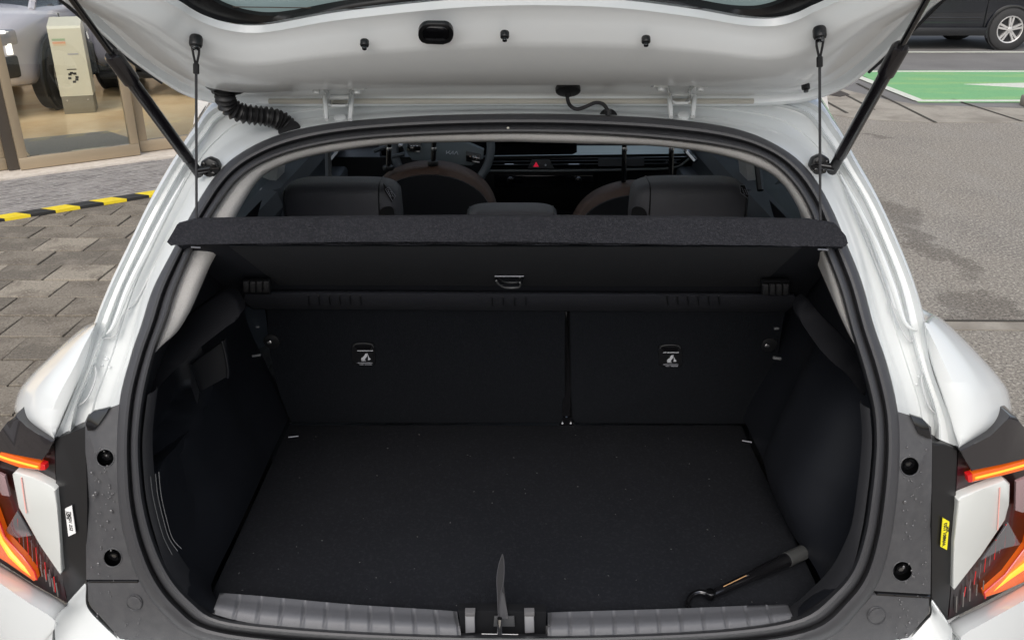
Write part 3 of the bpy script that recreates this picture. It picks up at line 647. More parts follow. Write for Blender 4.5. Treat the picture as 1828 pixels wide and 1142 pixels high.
# moulded belt ledges and the proud lower panel
for s_, P in ((-1, [(405,520),(372,538),(325,575),(288,622),(264,692),(268,708),(300,672),(345,630),(398,588),(430,560)]), (1, [(1440,535),(1468,566),(1500,597),(1526,632),(1545,690),(1543,708),(1512,668),(1478,640),(1447,600),(1424,560)])):
    patch('belt_ledge', P, lambda x, y: onF(x, y, .10+max(0, (640-y))*.0006), .03, MATS.get('ledge_trim') or mat('ledge_trim', (.006, .0065, .0085), .65, spec=.15, bump=(900, .2)), hb, .006, sm=4)
def onWL(x, y, o=0):
    n = Vector((.25, 0, .06)).normalized(); return onP(x, y, Vector((XL-.012+o, 0, .62)), n)
patch('lower_trim_panel', [(312,800),(345,760),(404,714),(430,726),(470,752),(478,790),(452,850),(418,915),(380,980),(352,1015),(318,985),(296,930),(284,880),(288,830)], onWL, .03, TRIM, hb, .006, sm=4, dirv=(-1, 0, -.2))
# storage cubby pieces (left)
def wallL(px, py, x): d = ray(px, py); return CAM+d*((x-CAM.x)/d.x)
patch('cubby_panel', [(341,651),(401,606),(409,671),(356,700)], lambda x, y: onY(x, y, .42), .01, mat('cubby_plastic', (.017, .018, .021), .5), hb, .002)
tube('cubby_edge', [onY(x, y, .415) for x, y in smooth([(396,608),(402,630),(407,662),(406,674)], 4)], .003, TRIM, hb, 8)
patch('cubby_wall', [(339,652),(356,700),(352,722),(341,690)], lambda x, y: onY(x, y, .38), .008, TRIM, hb)
# light-catching metal bits by the seat latches
for side, pts in ((-1, ((460, 583, 7, 3, 0), (458, 634, 17, 4, -.12))), (1, ((1386, 586, 9, 4, 0), (1387, 639, 16, 5, .12)))):
    for x, y, w_, h_, a in pts: box('trim_clip', onY(x, y, .52), (w_/900, .006, h_/900), mat('clip_grey', (.12, .125, .13), .5), hb, rot=Matrix.Rotation(a, 3, 'Y').to_euler(), bevel=.001)
for x, y, a in ((481, 611, -.4), (1369, 617, .4)):
    l = disc('latch_recess', onSeat(x+4, y-2, .004), (0, 1, .1), .019, .006, BLACKPL, hb, 20, .001); box('latch_striker', onSeat(x, y, .014), (.011, .006, .009), CHROME, l, rot=Matrix.Rotation(a, 3, 'Y').to_euler(), bevel=.002)
for s, P in ((-1, [(485,756),(500,762),(502,776),(487,775)]), (1, [(1358,764),(1372,766),(1370,783),(1358,782)])):
    b_ = patch('tie_down_bracket', P, lambda x, y: onY(x, y, YB-.06), .004, mat('bracket_grey', (.06, .062, .066), .5), hb)
    xx = 487 if s < 0 else 1369; tube('tie_down_wire', [onY(xx, 771, YB-.065), onY(xx+s*-1, 792, YB-.075)], .0013, PRINTD, b_, 6)
for k in range(4): disc('rivet', onY(1377+(k % 2), 800+k*9, YB-.12), (1, .3, 0), .0016, .002, PRINTD, hb, 8); disc('rivet', onY(475-(k % 2), 803+k*8, YB-.12), (1, .3, 0), .0013, .002, PRINTD, hb, 8)
for P in ([(515,780),(533,778)], [(1325,786),(1342,789)]): tube('anchor_bar', [onZ(*p, FZ+.012) for p in P], .0016, PRINTD, hb, 6)
# ---- seat backs
for nm, P in (('l', [(470,540),(1010,540),(1010,748),(1002,757),(516,757),(498,700),(480,620)]), ('r', [(1016,540),(1405,540),(1388,640),(1372,720),(1352,759),(1030,757),(1019,748)])):
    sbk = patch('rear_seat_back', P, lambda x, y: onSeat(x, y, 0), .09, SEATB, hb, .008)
    lx, ly = ((649, 632) if nm == 'l' else (1197, 635))
    rr = smooth([(lx-20, ly-16), (lx-8, ly-19), (lx+8, ly-19), (lx+18, ly-16), (lx+20, ly+4), (lx+17, ly+19), (lx-17, ly+19), (lx-20, ly+4)], 3, True)
    bz = patch('release_bezel', rr, lambda x, y: onSeat(x, y, .004), .004, BLACKPL, sbk, .001)
    rt = [(lx-17, ly-15), (lx+15, ly-15), (lx+12, ly-8), (lx-12, ly-8)]
    patch('pull_gap', rt, lambda x, y: onSeat(x, y, .0045), .002, GLOSSB, bz)
    arc = smooth([(lx-19, ly-13), (lx-14, ly-18), (lx, ly-19.5), (lx+13, ly-18), (lx+18, ly-13)], 3); tube('bezel_rim', [onSeat(x, y, .006) for x, y in arc], .0011, mat('rim_grey', (.05, .051, .054), .5), bz, 6)
    dx = 2 if nm == 'l' else 0
    tube('white_rule', [onSeat(lx-13+dx, ly-6, .006), onSeat(lx+15+dx, ly-6, .006)], .0009, PRINTW, bz, 6)
    X0, Y0 = lx+2+dx, ly+4.5
    for poly in ([(-10,6),(-9,3),(-4,-1),(-1,-6),(4,-7),(3,-1),(-1,4),(-2,7)], [(4,-5),(7,2),(10,5),(9,7),(4,7),(5,4)], [(-9,7),(0,8),(0,9),(-9,9)]):
        patch('release_symbol', [(X0+a*.85, Y0+b*.85) for a, b in poly], lambda x, y: onSeat(x, y, .0055), .001, PRINTW, bz)
    for yy, x0, x1 in ((ly+15.5, -13, 14), (ly+18.5, -9, -2), (ly+18.5, 0, 13)): tube('caption_line', [onSeat(lx+x0+dx, yy, .0055), onSeat(lx+x1+dx, yy, .0055)], .0008, PRINTD, bz, 5)
box('seat_gap_filler', (onSeat(1013, 650, -.03).x, YB-.01, .78), (.02, .02, .34), GLOSSB, hb)
hk = patch('seat_belt_anchor', [(1006,745),(1019,745),(1026,759),(998,759)], lambda x, y: onSeat(x, y, .006), .01, GLOSSB, hb)
for x in (1004, 1019): disc('anchor_bolt', onSeat(x, 755, .009), (0, 1, 0), .0022, .003, PRINTW, hk, 8)
# rear seat tops and head restraints
box('seat_top', (-.02, YT+.13, .945), (1.18, .16, .05), LEATHER, hb, bevel=.02)
def pillow(name, x0, x1, y0, y1, Y, dep, m, tag_side=0):
    a = onY(x0, y1, Y); b = onY(x1, y0, Y); c = (a+b)/2; w_, h_ = (b.x-a.x), (b.z-a.z); h_ += .06; c.z -= .03
    bm = bmesh.new(); nu, nv = 36, 28; q = []
    for i in range(nu+1):
        t = -1+2*i/nu; e = (1-abs(t)**5)**.22 if abs(t) < 1 else 0; sg_ = 1-.10*max(0, -t*1.0*0)
        q.append([bm.verts.new((t*w_/2, dep/2*e*math.copysign(abs(math.cos(p))**.55, math.cos(p)), h_/2*e*math.copysign(abs(math.sin(p))**.5, math.sin(p)))) for p in [2*math.pi*k/nv for k in range(nv)]])
    for i in range(nu):
        for k in range(nv): bm.faces.new((q[i][k], q[i][(k+1) % nv], q[i+1][(k+1) % nv], q[i+1][k]))
    o = mkb(name, bm, m, hb, ang=80); o.location = Vector(o.location)+c
    return o, c, w_, h_
def seam(par, t, w_, h_, dep, m=BLACKPL, rad=.0018):
    e = (1-abs(t)**5)**.22; P = []
    for k in range(25):
        p = math.pi*(.35+1.0*k/24); P.append((t*w_/2, -abs(0)+dep/2*e*math.copysign(abs(math.cos(p))**.55, math.cos(p))*1.004, h_/2*e*math.copysign(abs(math.sin(p))**.5, math.sin(p))*1.004))
    return tube('piping', P, rad, m, par, 6)
HR = [('l', 511, 717, 319, 392, .82), ('r', 1120, 1337, 317, 392, .82)]
for nm, x0, x1, y0, y1, Y in HR:
    o, c, w_, h_ = pillow('rear_head_restraint', x0, x1, y0, y1, Y, .12, LEATHER)
    for t in ((-.90, .66) if nm == 'l' else (-.70, .90)): seam(o, t, w_, h_, .12)
    s = 1 if nm == 'l' else -1; 
    if nm == 'l': T = [(684,327),(703,347),(703,357),(699,361),(686,341)]; lab = [(688,338),(694,334),(706,350),(701,359)]
    else: T = [(1316,325),(1322,330),(1336,352),(1332,356),(1318,338)]; lab = [(1321,330),(1330,331),(1337,349),(1335,354),(1322,344)]
    t_ = patch('care_tag', T if nm == 'l' else lab, lambda x, y: onY(x, y, Y-.062), .002, BLACKPL, o)
    t_.location = t_.location if False else t_.location; t_.location = -Vector(c)
    cx_, cy_ = (sum(p[0] for p in lab)/len(lab), sum(p[1] for p in lab)/len(lab))
    n5 = len(lab)
    fr_ = [onY(*p, Y-.064) for p in lab]; tube('tag_border', fr_+[fr_[0]], .0007, PRINTD, t_, 5)
    for k in range(9):
        ax, ay = cx_+((k*5) % 7-3)*1.4, cy_+((k*3) % 7-3)*1.5+(.5*((k*5) % 7-3))
        tube('tag_print', [onY(ax-1.5, ay-1, Y-.064), onY(ax+1.2, ay+1.5, Y-.064)], .0008, PRINTD, t_, 5)
    hp = [(x, y) for x, y in ((1344-40, 0),)][:0]
    hx = (690, 376) if nm == 'l' else (1141, 376)
    P = smooth([(hx[0]-16*s, hx[1]+14), (hx[0]-10*s, hx[1]-2), (hx[0]+2*s, hx[1]-7), (hx[0]+12*s, hx[1]-4), (hx[0]+15*s, hx[1]+14)], 3)
    v_ = patch('side_cutout', P, lambda x, y: onY(x, y, Y-.064), .003, BLACKPL, o); v_.location = -Vector(c)
o, c, w_, h_ = pillow('centre_head_restraint', 830, 998, 367, 400, .82, .11, LEATHER)
for t in (-.9, .88): seam(o, t, w_, h_, .11)
# ---- parcel shelf (raised by its cords)
ZS = onY(908, 410, .14).z
def onE(x, y): return onY(x, y, .15)
edge = [(298,432),(316,401),(345,393),(600,389),(908,387),(1200,389),(1450,394),(1493,401),(1510,421),(1514,434),(1508,441),(1300,437),(908,432),(600,432),(345,437),(305,438)]
E = []
for i in range(len(edge)-1 if False else len(edge)):
    a, b = edge[i], edge[(i+1) % len(edge)]; k = max(1, int(math.hypot(b[0]-a[0], b[1]-a[1])/9))
    for j in range(k): t = j/k; yy = a[1]+(b[1]-a[1])*t+(random.uniform(-.9, .9) if a[1] > 428 and b[1] > 428 else random.uniform(-.25, .25)); E.append((a[0]+(b[0]-a[0])*t, yy))
sh = patch('parcel_shelf', E, onE, .012, SHELF, hb, .0)
# underside plane: from rear lip down to the hinge rail
pa = onY(908, 430, .165); pb = onY(908, 520, .52); du = (pb-pa).normalized(); nu_ = Vector((0, -du.z, du.y))
def onU(x, y, off=0): return onP(x, y, pa-nu_*off*(1 if nu_.z > 0 else -1), nu_)
us = patch('underside_board', [(312,436),(1508,440),(1424,549),(1402,559),(452,553),(436,545)], lambda x, y: onU(x, y, 0), .022, SHELFU, sh, .003, dirv=(0, .35, .5))
patch('raised_panel', [(408,440),(1432,442),(1356,512),(498,509)], lambda x, y: onU(x, y, .004), .005, mat('shelf_panel_board', (0.0135, 0.01553, 0.01958), .7, bump=(300, .2)), us, .002)
rl = patch('hinge_rail', [(436,524),(1420,529),(1424,541),(1402,558),(452,552),(434,538)], lambda x, y: onU(x, y, .012), .02, mat('rail_plastic', (0.03825, 0.0405, 0.0495), .5, bump=(300, .3)), us, .004)
for x0 in (550, 1190):
    for k in range(6): x = x0+k*18.5; tube('rail_rib', [onU(x, 527, .0135), onU(x+2, 544, .0135)], .0011, BLACKPL, rl, 5)
for k in range(4): x = 878+k*20; tube('rail_rib', [onU(x, 530, .0135), onU(x+1, 546, .0135)], .0009, BLACKPL, rl, 5)
for x in (457, 1386):
    cb = patch('shelf_clip', [(x-25, 501), (x+24, 501), (x+24, 526), (x-25, 525)], lambda a, b: onU(a, b, .014), .012, BLACKPL, us, .001)
    for k in range(4): patch('clip_rib', [(x-23+k*12, 504+ (5 if x > 900 else 0)), (x-14+k*12, 504+(5 if x > 900 else 0)), (x-14+k*12, 522+(5 if x > 900 else 0)), (x-23+k*12, 522+(5 if x > 900 else 0))], lambda a, b: onU(a, b, .020), .008, mat('clip_rib_grey', (.055, .056, .06), .5) if k == 0 else MATS['clip_rib_grey'], cb, .001)
hh = patch('handle_recess', [(884,494),(936,494),(932,508),(922,513),(896,513),(886,506)], lambda a, b: onU(a, b, .007), .004, GLOSSB, us)
tube('handle_rim', [onU(883, 493, .009), onU(935, 493, .009)], .0012, PRINTD, hh, 6)
tube('pull_handle', [onU(*p, .012) for p in smooth([(886,501),(890,507),(902,513),(924,513),(929,509),(928,504)], 4)], .0018, mat('handle_grey', (.13, .135, .14), .4), hh, 6)
for a, b in (((341,441),(358,442)), ((1460,445),(1478,446))): tube('hook_slot', [onU(*a, .004), onU(*b, .004)], .0014, PRINTD, us, 5)
for x, y in ((333, 452), (1486, 457), (413, 540), (1424, 534)): disc('shelf_pin', onU(x, y, .006), (0, 1, .2), .005, .012, mat('pin_grey', (.07, .07, .075), .4) if x == 333 else MATS['pin_grey'], us, 10)

# ---- load sill with ribs
BT = [(376,1094),(460,1113),(640,1127),(800,1134),(823,1134)], [(390,1056),(470,1062),(620,1076),(760,1085),(815,1089)]
BTr = [(978,1137),(1030,1136),(1180,1131),(1330,1121),(1420,1106)], [(978,1091),(1040,1089),(1180,1085),(1310,1080),(1408,1076)]
for (lo, up) in (BT, BTr):
    NS = 220; fine = [smooth(q, 40) for q in (lo, up)]
    def atx(P, t):
        x = P[0][0]+(P[-1][0]-P[0][0])*t; b = min(P, key=lambda p: abs(p[0]-x)); return (x, b[1])
    lo_ = [atx(fine[0], k/NS) for k in range(NS+1)]; up_ = [atx(fine[1], k/NS) for k in range(NS+1)]
    rows = []
    for t, dy, dz in ((-.06, .012, -.02), (0, .012, .0), (.25, .016, .004), (.5, .030, .008), (.68, .050, .004), (.85, .062, -.006), (.97, .07, -.02), (1.0, .075, -.05), (1.0, .08, -.09)):
        r = []
        for k, (a, b) in enumerate(zip(lo_, up_)):
            p = mixp(a, b, max(0, min(1, t))); v = onF(*p, dy)
            if dz < -.012 and t > .9: v = v+Vector((0, 0, dz+.02))
            ph = (k/NS*11) % 1
            if t >= .2 and t < .9 and min(ph, 1-ph) < .055 and 8 < k < NS-4: v = v+Vector((0, .003, -.0035))
            ed = min(k, NS-k)/NS
            if ed < .012: v = v+Vector((0, .006, -.006))
            r.append(v)
        rows.append(r)
    loft('sill_plate', rows, SILL, hb, ang=75)
# band between seal and sill (whole width) and latch well
rows = []
PP = [SB[i] for i in range(11, 32)]; PQ = smooth(PP, 6)
for off, dz, ins in ((.005, 0, 0), (.012, .0, .002), (.035, -.010, .006), (.07, -.035, .008), (.085, -.09, .004)):
    r_ = []
    for p in PQ:
        v = onF(*p, .01); k = max(0, min(1, (.78-v.z)/.10)); sx_ = max(-1, min(1, v.x/.3))
        r_.append(v+Vector((-sx_*(ins+.004*(1-k)), (off-.01)*(.35+.65*k), (dz-.006)*k)))
    rows.append(r_)
loft('sill_inner', rows, mat('inner_lip_lit_grey', (.030, .031, .035), .4, bump=(800, .2)), hb)  # lighter than the trim: light caught at the opening is put into the colour
lw = patch('latch_well', [(818,1090),(975,1092),(974,1134),(905,1136),(824,1134)], lambda x, y: onF(x, y, .028), .02, mat('latch_well_plastic', (.006, .0065, .008), .7, spec=.2), hb, .002)
for x in (839, 945):
    patch('latch_post', [(x-9,1095),(x+8,1095),(x+9,1129),(x-8,1130)], lambda a, b: onF(a, b, .018), .008, ZINC, lw, .002)
    patch('latch_post_cap', [(x-9,1093),(x+9,1093),(x+9,1100),(x-9,1100)], lambda a, b: onF(a, b, .014), .012, mat('cap_grey', (.12, .12, .125), .4) if x == 839 else MATS['cap_grey'], lw, .001)
tube('striker_pin', [onF(892, 1103, .002), onF(892, 1131, .002)], .0042, CHROME, lw, 12)
tube('striker_base', [onF(860, 1131, .012), onF(925, 1132, .012)], .0012, CHROME, lw, 6)
patch('strap_base', [(882,1101),(918,1101),(919,1118),(881,1118)], lambda a, b: onF(a, b, .02), .004, mat('strap_base_grey', (.06, .062, .066), .4), lw, .001)
# pull strap: a folded loop standing up from its base
fS = lambda x, y: onF(x, y, .016+(1104-y)*.0008)
st_ = patch('pull_strap', [(897,988),(900,1005),(899,1040),(901,1060),(908,1104),(890,1104),(888,1060),(887,1030),(891,1005)], fS, .002, mat('strap_loop_shade', (.012, .012, .014), .8), hb)  # dark face painted for the shade inside the folded loop
patch('front_web', [(894,1052),(900,1060),(908,1103),(894,1103),(892,1080)], lambda x, y: fS(x, y)-Vector((0, .0015, 0)), .001, mat('strap_weave', (.040, .040, .044), .7, bump=(900, .4)), st_)
for P in ([(890,1104),(888,1060),(887,1030),(891,1005),(897,988)], [(897,988),(900,1005),(899,1035),(894,1060),(892,1085),(893,1104)]):
    tube('strap_edge', [fS(x, y)-Vector((0, .001, 0)) for x, y in smooth(P, 5)], .0010, mat('strap_edge_grey', (.035, .035, .04), .8) if 'strap_edge_grey' not in MATS else MATS['strap_edge_grey'], st_, 6)

# ---- grey lower corner panels, holes, caps
GP = {-1: ([(152,752),(158,739),(176,733),(196,728),(216,720),(224,850),(230,910),(243,975),(256,1034),(154,1034)], [(155,1040),(250,1040),(268,1062),(305,1104),(350,1134),(420,1156),(420,1190),(250,1190),(219,1142),(190,1112),(165,1088),(156,1072)], [(188,817,15.5),(201,995,16)], (240,1075,13.5), [(160,1036),(248,1036)]),
      1: ([(1597,733),(1625,741),(1650,750),(1662,762),(1664,788),(1661,1060),(1560,1054),(1575,1000),(1588,930),(1594,850)], [(1556,1062),(1660,1068),(1660,1092),(1650,1104),(1617,1140),(1580,1190),(1420,1190),(1420,1160),(1487,1134),(1530,1094)], [(1624,832,16.5),(1611,1019,17.5)], (1565,1098,15.5), [(1564,1058),(1658,1064)])}
for s, (up, dn, holes, cap, gap) in GP.items():
    # upper panel with real holes: triangulate outline with hole loops
    loops = [up]+[[(cx+r*math.cos(q), cy+r*math.sin(q)) for q in [2*math.pi*k/24 for k in range(24)]] for cx, cy, r in holes]
    bm = bmesh.new(); es = []
    for lp in loops:
        vv = [bm.verts.new((x, y, 0)) for x, y in lp]; es += [bm.edges.new((vv[i], vv[(i+1) % len(vv)])) for i in range(len(vv))]
    bmesh.ops.triangle_fill(bm, edges=es, use_beauty=True)
    geo = bmesh.ops.extrude_face_region(bm, geom=bm.faces[:])['geom']
    ex = set(v for v in geo if isinstance(v, bmesh.types.BMVert))
    for v in bm.verts:
        off = .022 if v in ex else .004; v.co = onF(v.co.x, v.co.y, off)
    pn = mkb('corner_panel', bm, GREYPL, hb, True, 0)
    for cx, cy, r in holes:
        c = onF(cx, cy, .03); rr = (onF(cx+r, cy, .004)-onF(cx, cy, .004)).length
        ring = disc('screw_recess', c+Vector((0, .012, 0)), (0, 1, 0), rr*1.7, .012, BLACKPL, pn, 24)
        tube('recess_wall', [onF(cx, cy, .004)+Vector((0, .0, 0)), onF(cx, cy, .004)+Vector((0, .035, 0))], rr*1.02, BLACKPL, ring, 24) if False else None
        for k in (0,):
            rim = [onF(cx+(r+.6)*math.cos(q), cy+(r+.6)*math.sin(q), .004) for q in [2*math.pi*k/24 for k in range(25)]]; tube('hole_rim', rim, .0012, GREYPL, pn, 6)
        disc('hex_screw', onF(cx+3*(1 if s < 0 else -1), cy-4, .020), (0, 1, .15), rr*.5, .008, GLOSSB, ring, 6, .001); disc('screw_washer', onF(cx+3*(1 if s < 0 else -1), cy-4, .024), (0, 1, .15), rr*.66, .003, BLACKPL, ring, 20, .001); disc('screw_centre', onF(cx+3*(1 if s < 0 else -1), cy-4, .015), (0, 1, .15), rr*.22, .003, mat('screw_steel', (.3, .3, .3), .3, metal=1) if 'screw_steel' not in MATS else MATS['screw_steel'], ring, 10)
    pd = patch('bumper_corner', dn, lambda x, y: onF(x, y, .003), .03, GREYPL, hb, .003)
    cx, cy, r = cap; P = [onF(cx+r*math.cos(q), cy+r*math.sin(q), .0025) for q in [2*math.pi*k/28 for k in range(29)]]
    tube('plug_groove', P, .0011, RUBBER, pd, 6); disc('plug', onF(cx, cy, .0035), (P[0]-P[7]).cross(P[14]-P[7]), (P[0]-P[14]).length/2*.95, .003, GREYPL, pd, 28, .0008)
    tube('panel_gap', [onF(*gap[0], .008), onF(*gap[1], .008)], .004, GLOSSB, hb, 6)
    # deep black pocket at the top by the white channel
    pk = {-1: [(152,757),(158,741),(166,735),(196,728),(190,737),(176,757),(166,768),(156,769)], 1: [(1625,741),(1648,748),(1658,760),(1664,784),(1655,782),(1641,775),(1634,760)]}[s]
    patch('water_drain', pk, lambda x, y: onF(x, y, -.001), .006, GLOSSB, pn, .001)
# rain drops on the grey panels
dm = mat('water_drop', (.09, .09, .095), .02, coat=1)
rng = random.Random(3); me0 = None
for i in range(150):
    s = rng.choice((-1, 1)); x = rng.uniform(162, 204) if s < 0 else rng.uniform(1612, 1654); y = rng.uniform(790, 1150)
    if y > 1042: x = rng.uniform(165, 250) if s < 0 else rng.uniform(1575, 1650)
    if s < 0 and y > 1110 and x < 200: continue
    r = rng.uniform(.0008, .0018)*(1.8 if rng.random() < .12 else 1)
    bm = bmesh.new(); bmesh.ops.create_uvsphere(bm, u_segments=8, v_segments=5, radius=r, matrix=Matrix.Translation(onF(x, y, .0035 if y < 1035 else .0025)) @ Matrix.Diagonal((1, .6, rng.uniform(1, 1.5), 1)))
    mkb('rain_drop', bm, dm, hb)

# ---- tail lamps
TLs = {
 -1: dict(strip=[(97,786),(112,778),(137,771),(153,760),(155,900),(155,1036),(121,1077),(112,1034),(104,960),(100,880)],
  base=[(-70,900),(-30,810),(0,770),(27,742),(45,765),(97,786),(100,880),(104,960),(112,1034),(121,1077),(62,1043),(8,1008),(-70,960)],
  gloss=[(-70,900),(-20,800),(0,770),(14,752),(27,741),(36,754),(46,764),(70,776),(96,787),(86,808),(74,823),(30,812),(0,803)],
  bar=[(-70,776),(0,806),(40,818),(72,827),(71,840),(35,834),(0,821),(-70,800)], red=[(72,827),(80,830),(81,839),(71,840)],
  white=[(21,847),(27,842),(60,852),(94,869),(99,875),(102,911),(107,970),(111,1020),(107,1027),(70,970),(32,906)],
  boom=[(-60,800),(-30,850),(2,938),(9,958),(40,992),(62,1020),(66,1034),(60,1038),(10,1001),(-60,960)],
  stick=[(116,908),(128,902),(135,951),(122,957)], refl=[(0,846),(8,850),(17,886),(3,884),(-20,840)], c=(60, 950), txt=('TMS01 252', -1)),
 1: dict(strip=[(1664,790),(1690,795),(1710,802),(1706,900),(1699,1030),(1692,1107),(1663,1066),(1664,940)],
  base=[(1900,830),(1828,764),(1806,746),(1790,768),(1711,802),(1706,900),(1699,1040),(1692,1107),(1759,1073),(1828,1036),(1900,990)],
  gloss=[(1860,812),(1828,762),(1815,744),(1803,742),(1796,754),(1770,780),(1740,792),(1712,803),(1724,822),(1735,842),(1790,828),(1828,819)],
  bar=[(1736,846),(1780,836),(1830,822),(1900,800),(1900,818),(1832,837),(1790,848),(1737,861)], red=[(1727,849),(1736,846),(1737,861),(1729,861)],
  white=[(1710,893),(1717,886),(1756,872),(1794,857),(1804,864),(1801,900),(1796,927),(1750,992),(1704,1054),(1700,1049),(1704,970)],
  boom=[(1900,830),(1850,900),(1832,975),(1794,1025),(1757,1057),(1759,1067),(1790,1055),(1832,1036),(1900,1000)],
  stick=[(1683,924),(1695,931),(1690.5,981),(1679,975)], refl=[(1814,860),(1832,852),(1850,900),(1826,915),(1813,911)], c=(1762, 960), txt=('WM801 1253', 1))}
LN = mat('lens_dark_interior', (0.0084, 0.006, 0.0066), .3, coat=.5, noise=[(9, (0.03, 0.0036, 0.0072), .52, .62)])
LNL = mat('lens_fine_rib', (.16, .11, .12), .25, coat=1); LNG = mat('lens_clear_grey', (.11, .11, .12), .15, coat=.6)
for s, T in TLs.items():
    tl = patch('tail_lamp', T['base'], lambda x, y: onF(x, y, .016), .08, LN, hb, .002)
    tl['label'] = 'left tail lamp with a white barcode sticker' if s < 0 else 'right tail lamp with a yellow sticker'
    patch('mounting_flange', T['strip'], lambda x, y: onF(x, y, .010), .06, mat('flange_black', (.012, .012, .013), .35) if s < 0 else MATS['flange_black'], tl, .003)
    patch('smoked_cover', T['gloss'], lambda x, y: onF(x, y, .000), .04, LAMPG, tl, .003)
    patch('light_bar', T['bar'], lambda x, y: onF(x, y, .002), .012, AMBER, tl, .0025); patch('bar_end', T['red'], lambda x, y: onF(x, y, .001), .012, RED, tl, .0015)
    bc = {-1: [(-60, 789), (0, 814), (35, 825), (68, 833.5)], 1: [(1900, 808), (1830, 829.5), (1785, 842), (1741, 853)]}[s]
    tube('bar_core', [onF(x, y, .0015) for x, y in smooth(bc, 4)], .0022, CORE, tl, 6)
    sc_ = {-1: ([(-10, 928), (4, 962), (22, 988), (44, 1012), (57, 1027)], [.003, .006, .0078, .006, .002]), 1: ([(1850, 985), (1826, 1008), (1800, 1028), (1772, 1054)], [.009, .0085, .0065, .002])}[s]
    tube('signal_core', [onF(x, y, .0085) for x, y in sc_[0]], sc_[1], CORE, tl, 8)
    wp_ = patch('lens_panel', T['white'], lambda x, y: onF(x, y, .001), .02, LENSW, tl, .0035)
    b0 = T['boom']; ctr = (T['c'][0]-s*-40, T['c'][1])
    tube('edge_light', [onF(x, y, .004) for x, y in b0[:7 if s < 0 else 6]], .0016, RED, tl, 6)
    patch('turn_signal', b0, lambda x, y: onF(x, y, .006), .014, AMBER, tl, .003)
    patch('side_reflector', T['refl'], lambda x, y: onF(x, y, .008), .006, PINK, tl, .001)
    # fine ribs and rods inside the lens
    for k in range(9):
        if s < 0: x0, y0, y1 = 32+k*8, 925+k*13, 950+k*11+18; x1 = x0+3
        else: x0, y0, y1 = 1796-k*9, 935+k*14, 962+k*11+14; x1 = x0-3
        if (s < 0 and y0 < y1) or (s > 0 and y0 < y1): tube('lens_rib', [onF(x0, y0, .013), onF(x1, y1, .013)], .0009, LNL if k % 2 else RED, tl, 5)
    cl = {-1: [(10,946),(30,912),(36,922),(56,956),(30,960),(14,952)], 1: [(1822,972),(1800,932),(1776,968),(1752,1000),(1790,978)]}[s]
    patch('clear_insert', cl, lambda x, y: onF(x, y, .012), .004, LNG, tl, .001)
    for k in range(5):
        if s < 0: a, b = (72+k*7, 1008+k*8), (76+k*7, 1028+k*9)
        else: a, b = (1708+k*12, 1064-k*7), (1707+k*12, 1092-k*10)
        tube('reflector_fin', [onF(*a, .013), onF(*b, .013)], .0012, mat('fin_grey', (.16, .15, .14), .4) if 'fin_grey' not in MATS else MATS['fin_grey'], tl, 5)
    rl_ = [(38,852),(47,915)] if s < 0 else [(1785,870),(1781,945)]
    tube('red_reflex_line', [onF(*p, -.0005) for p in rl_], .0012, mat('pink_line', (.8, .42, .38), .3) if 'pink_line' not in MATS else MATS['pink_line'], wp_, 5)
    st = patch('sticker', T['stick'], lambda x, y: onF(x, y, .008), .002, STICKW if s < 0 else STICKY, tl)
    P = [onF(*p, .0075) for p in T['stick']]; c0 = sum(P, Vector())/4; lng = (P[3]-P[0]) if s < 0 else (P[3]-P[0]); lng = lng*(-1 if True else 1)
    nrm = (P[1]-P[0]).cross(P[3]-P[0]); nrm = -nrm if nrm.y > 0 else nrm
    text_mesh('sticker_text', T['txt'][0], .0088, INK, st, frame_at(c0, -lng if s < 0 else lng, nrm), .00012)
    if s < 0:
        M = frame_at(c0, -lng, nrm); text_mesh('sticker_text', '1CF16', .0062, INK, st, M @ Matrix.Translation((-.011, -.0048, 0)), .00008)
    else: text_mesh('sticker_text', '253Y', .0062, INK, st, frame_at(c0, lng, nrm) @ Matrix.Translation((.009, -.0052, 0)), .00008)

# ---- white bumper, below and around
def bump(s):
    C = ([(122,1080),(154,1038),(156,1072),(166,1090),(190,1114),(221,1144),(260,1200)] if s < 0 else [(1692,1110),(1663,1068),(1661,1093),(1650,1106),(1617,1142),(1590,1170),(1560,1205)])
    D = ([(118,1082),(100,1100),(98,1130),(105,1165),(130,1200),(150,1240),(170,1290)] if s < 0 else [(1695,1112),(1700,1125),(1698,1145),(1690,1175),(1670,1210),(1650,1250),(1620,1300)])
    a, b = smooth(C, 6), smooth(D, 6)
    rows = [[onF(*mixp(p, q, t), off) for p, q in zip(a, b)] for t, off in ((-.02, .03), (0, .012), (.05, .002), (.35, -.012), (.8, -.030), (1, -.042))]
    o1 = loft('bumper_shoulder', rows, WHITE, hb)
    # outer face under the lamp
    C2 = ([(-90,950),(-40,985),(6,1010),(62,1045),(120,1081),(112,1104),(108,1135),(112,1165),(130,1200)] if s < 0 else [(1910,985),(1870,1008),(1828,1040),(1759,1077),(1694,1111),(1699,1128),(1697,1150),(1690,1180),(1672,1210)])
    D2 = ([(-200,1050),(-150,1100),(-100,1150),(-60,1200),(-20,1240),(0,1260),(20,1280),(40,1300),(60,1310)] if s < 0 else [(2020,1080),(1980,1120),(1930,1170),(1890,1210),(1850,1250),(1820,1270),(1790,1290),(1770,1300),(1750,1310)])
    a, b = smooth(C2, 6), smooth(D2, 6)
    rows = [[onF(*mixp(p, q, t), off) for p, q in zip(a, b)] for t, off in ((-.03, .05), (0, .012), (.03, -.006), (.12, -.030), (.16, -.040), (.3, -.045), (.6, -.055), (1, -.06))]
    loft('bumper_face', rows, WHITE, hb)
bump(-1); bump(1)
NB = 40; rows = []
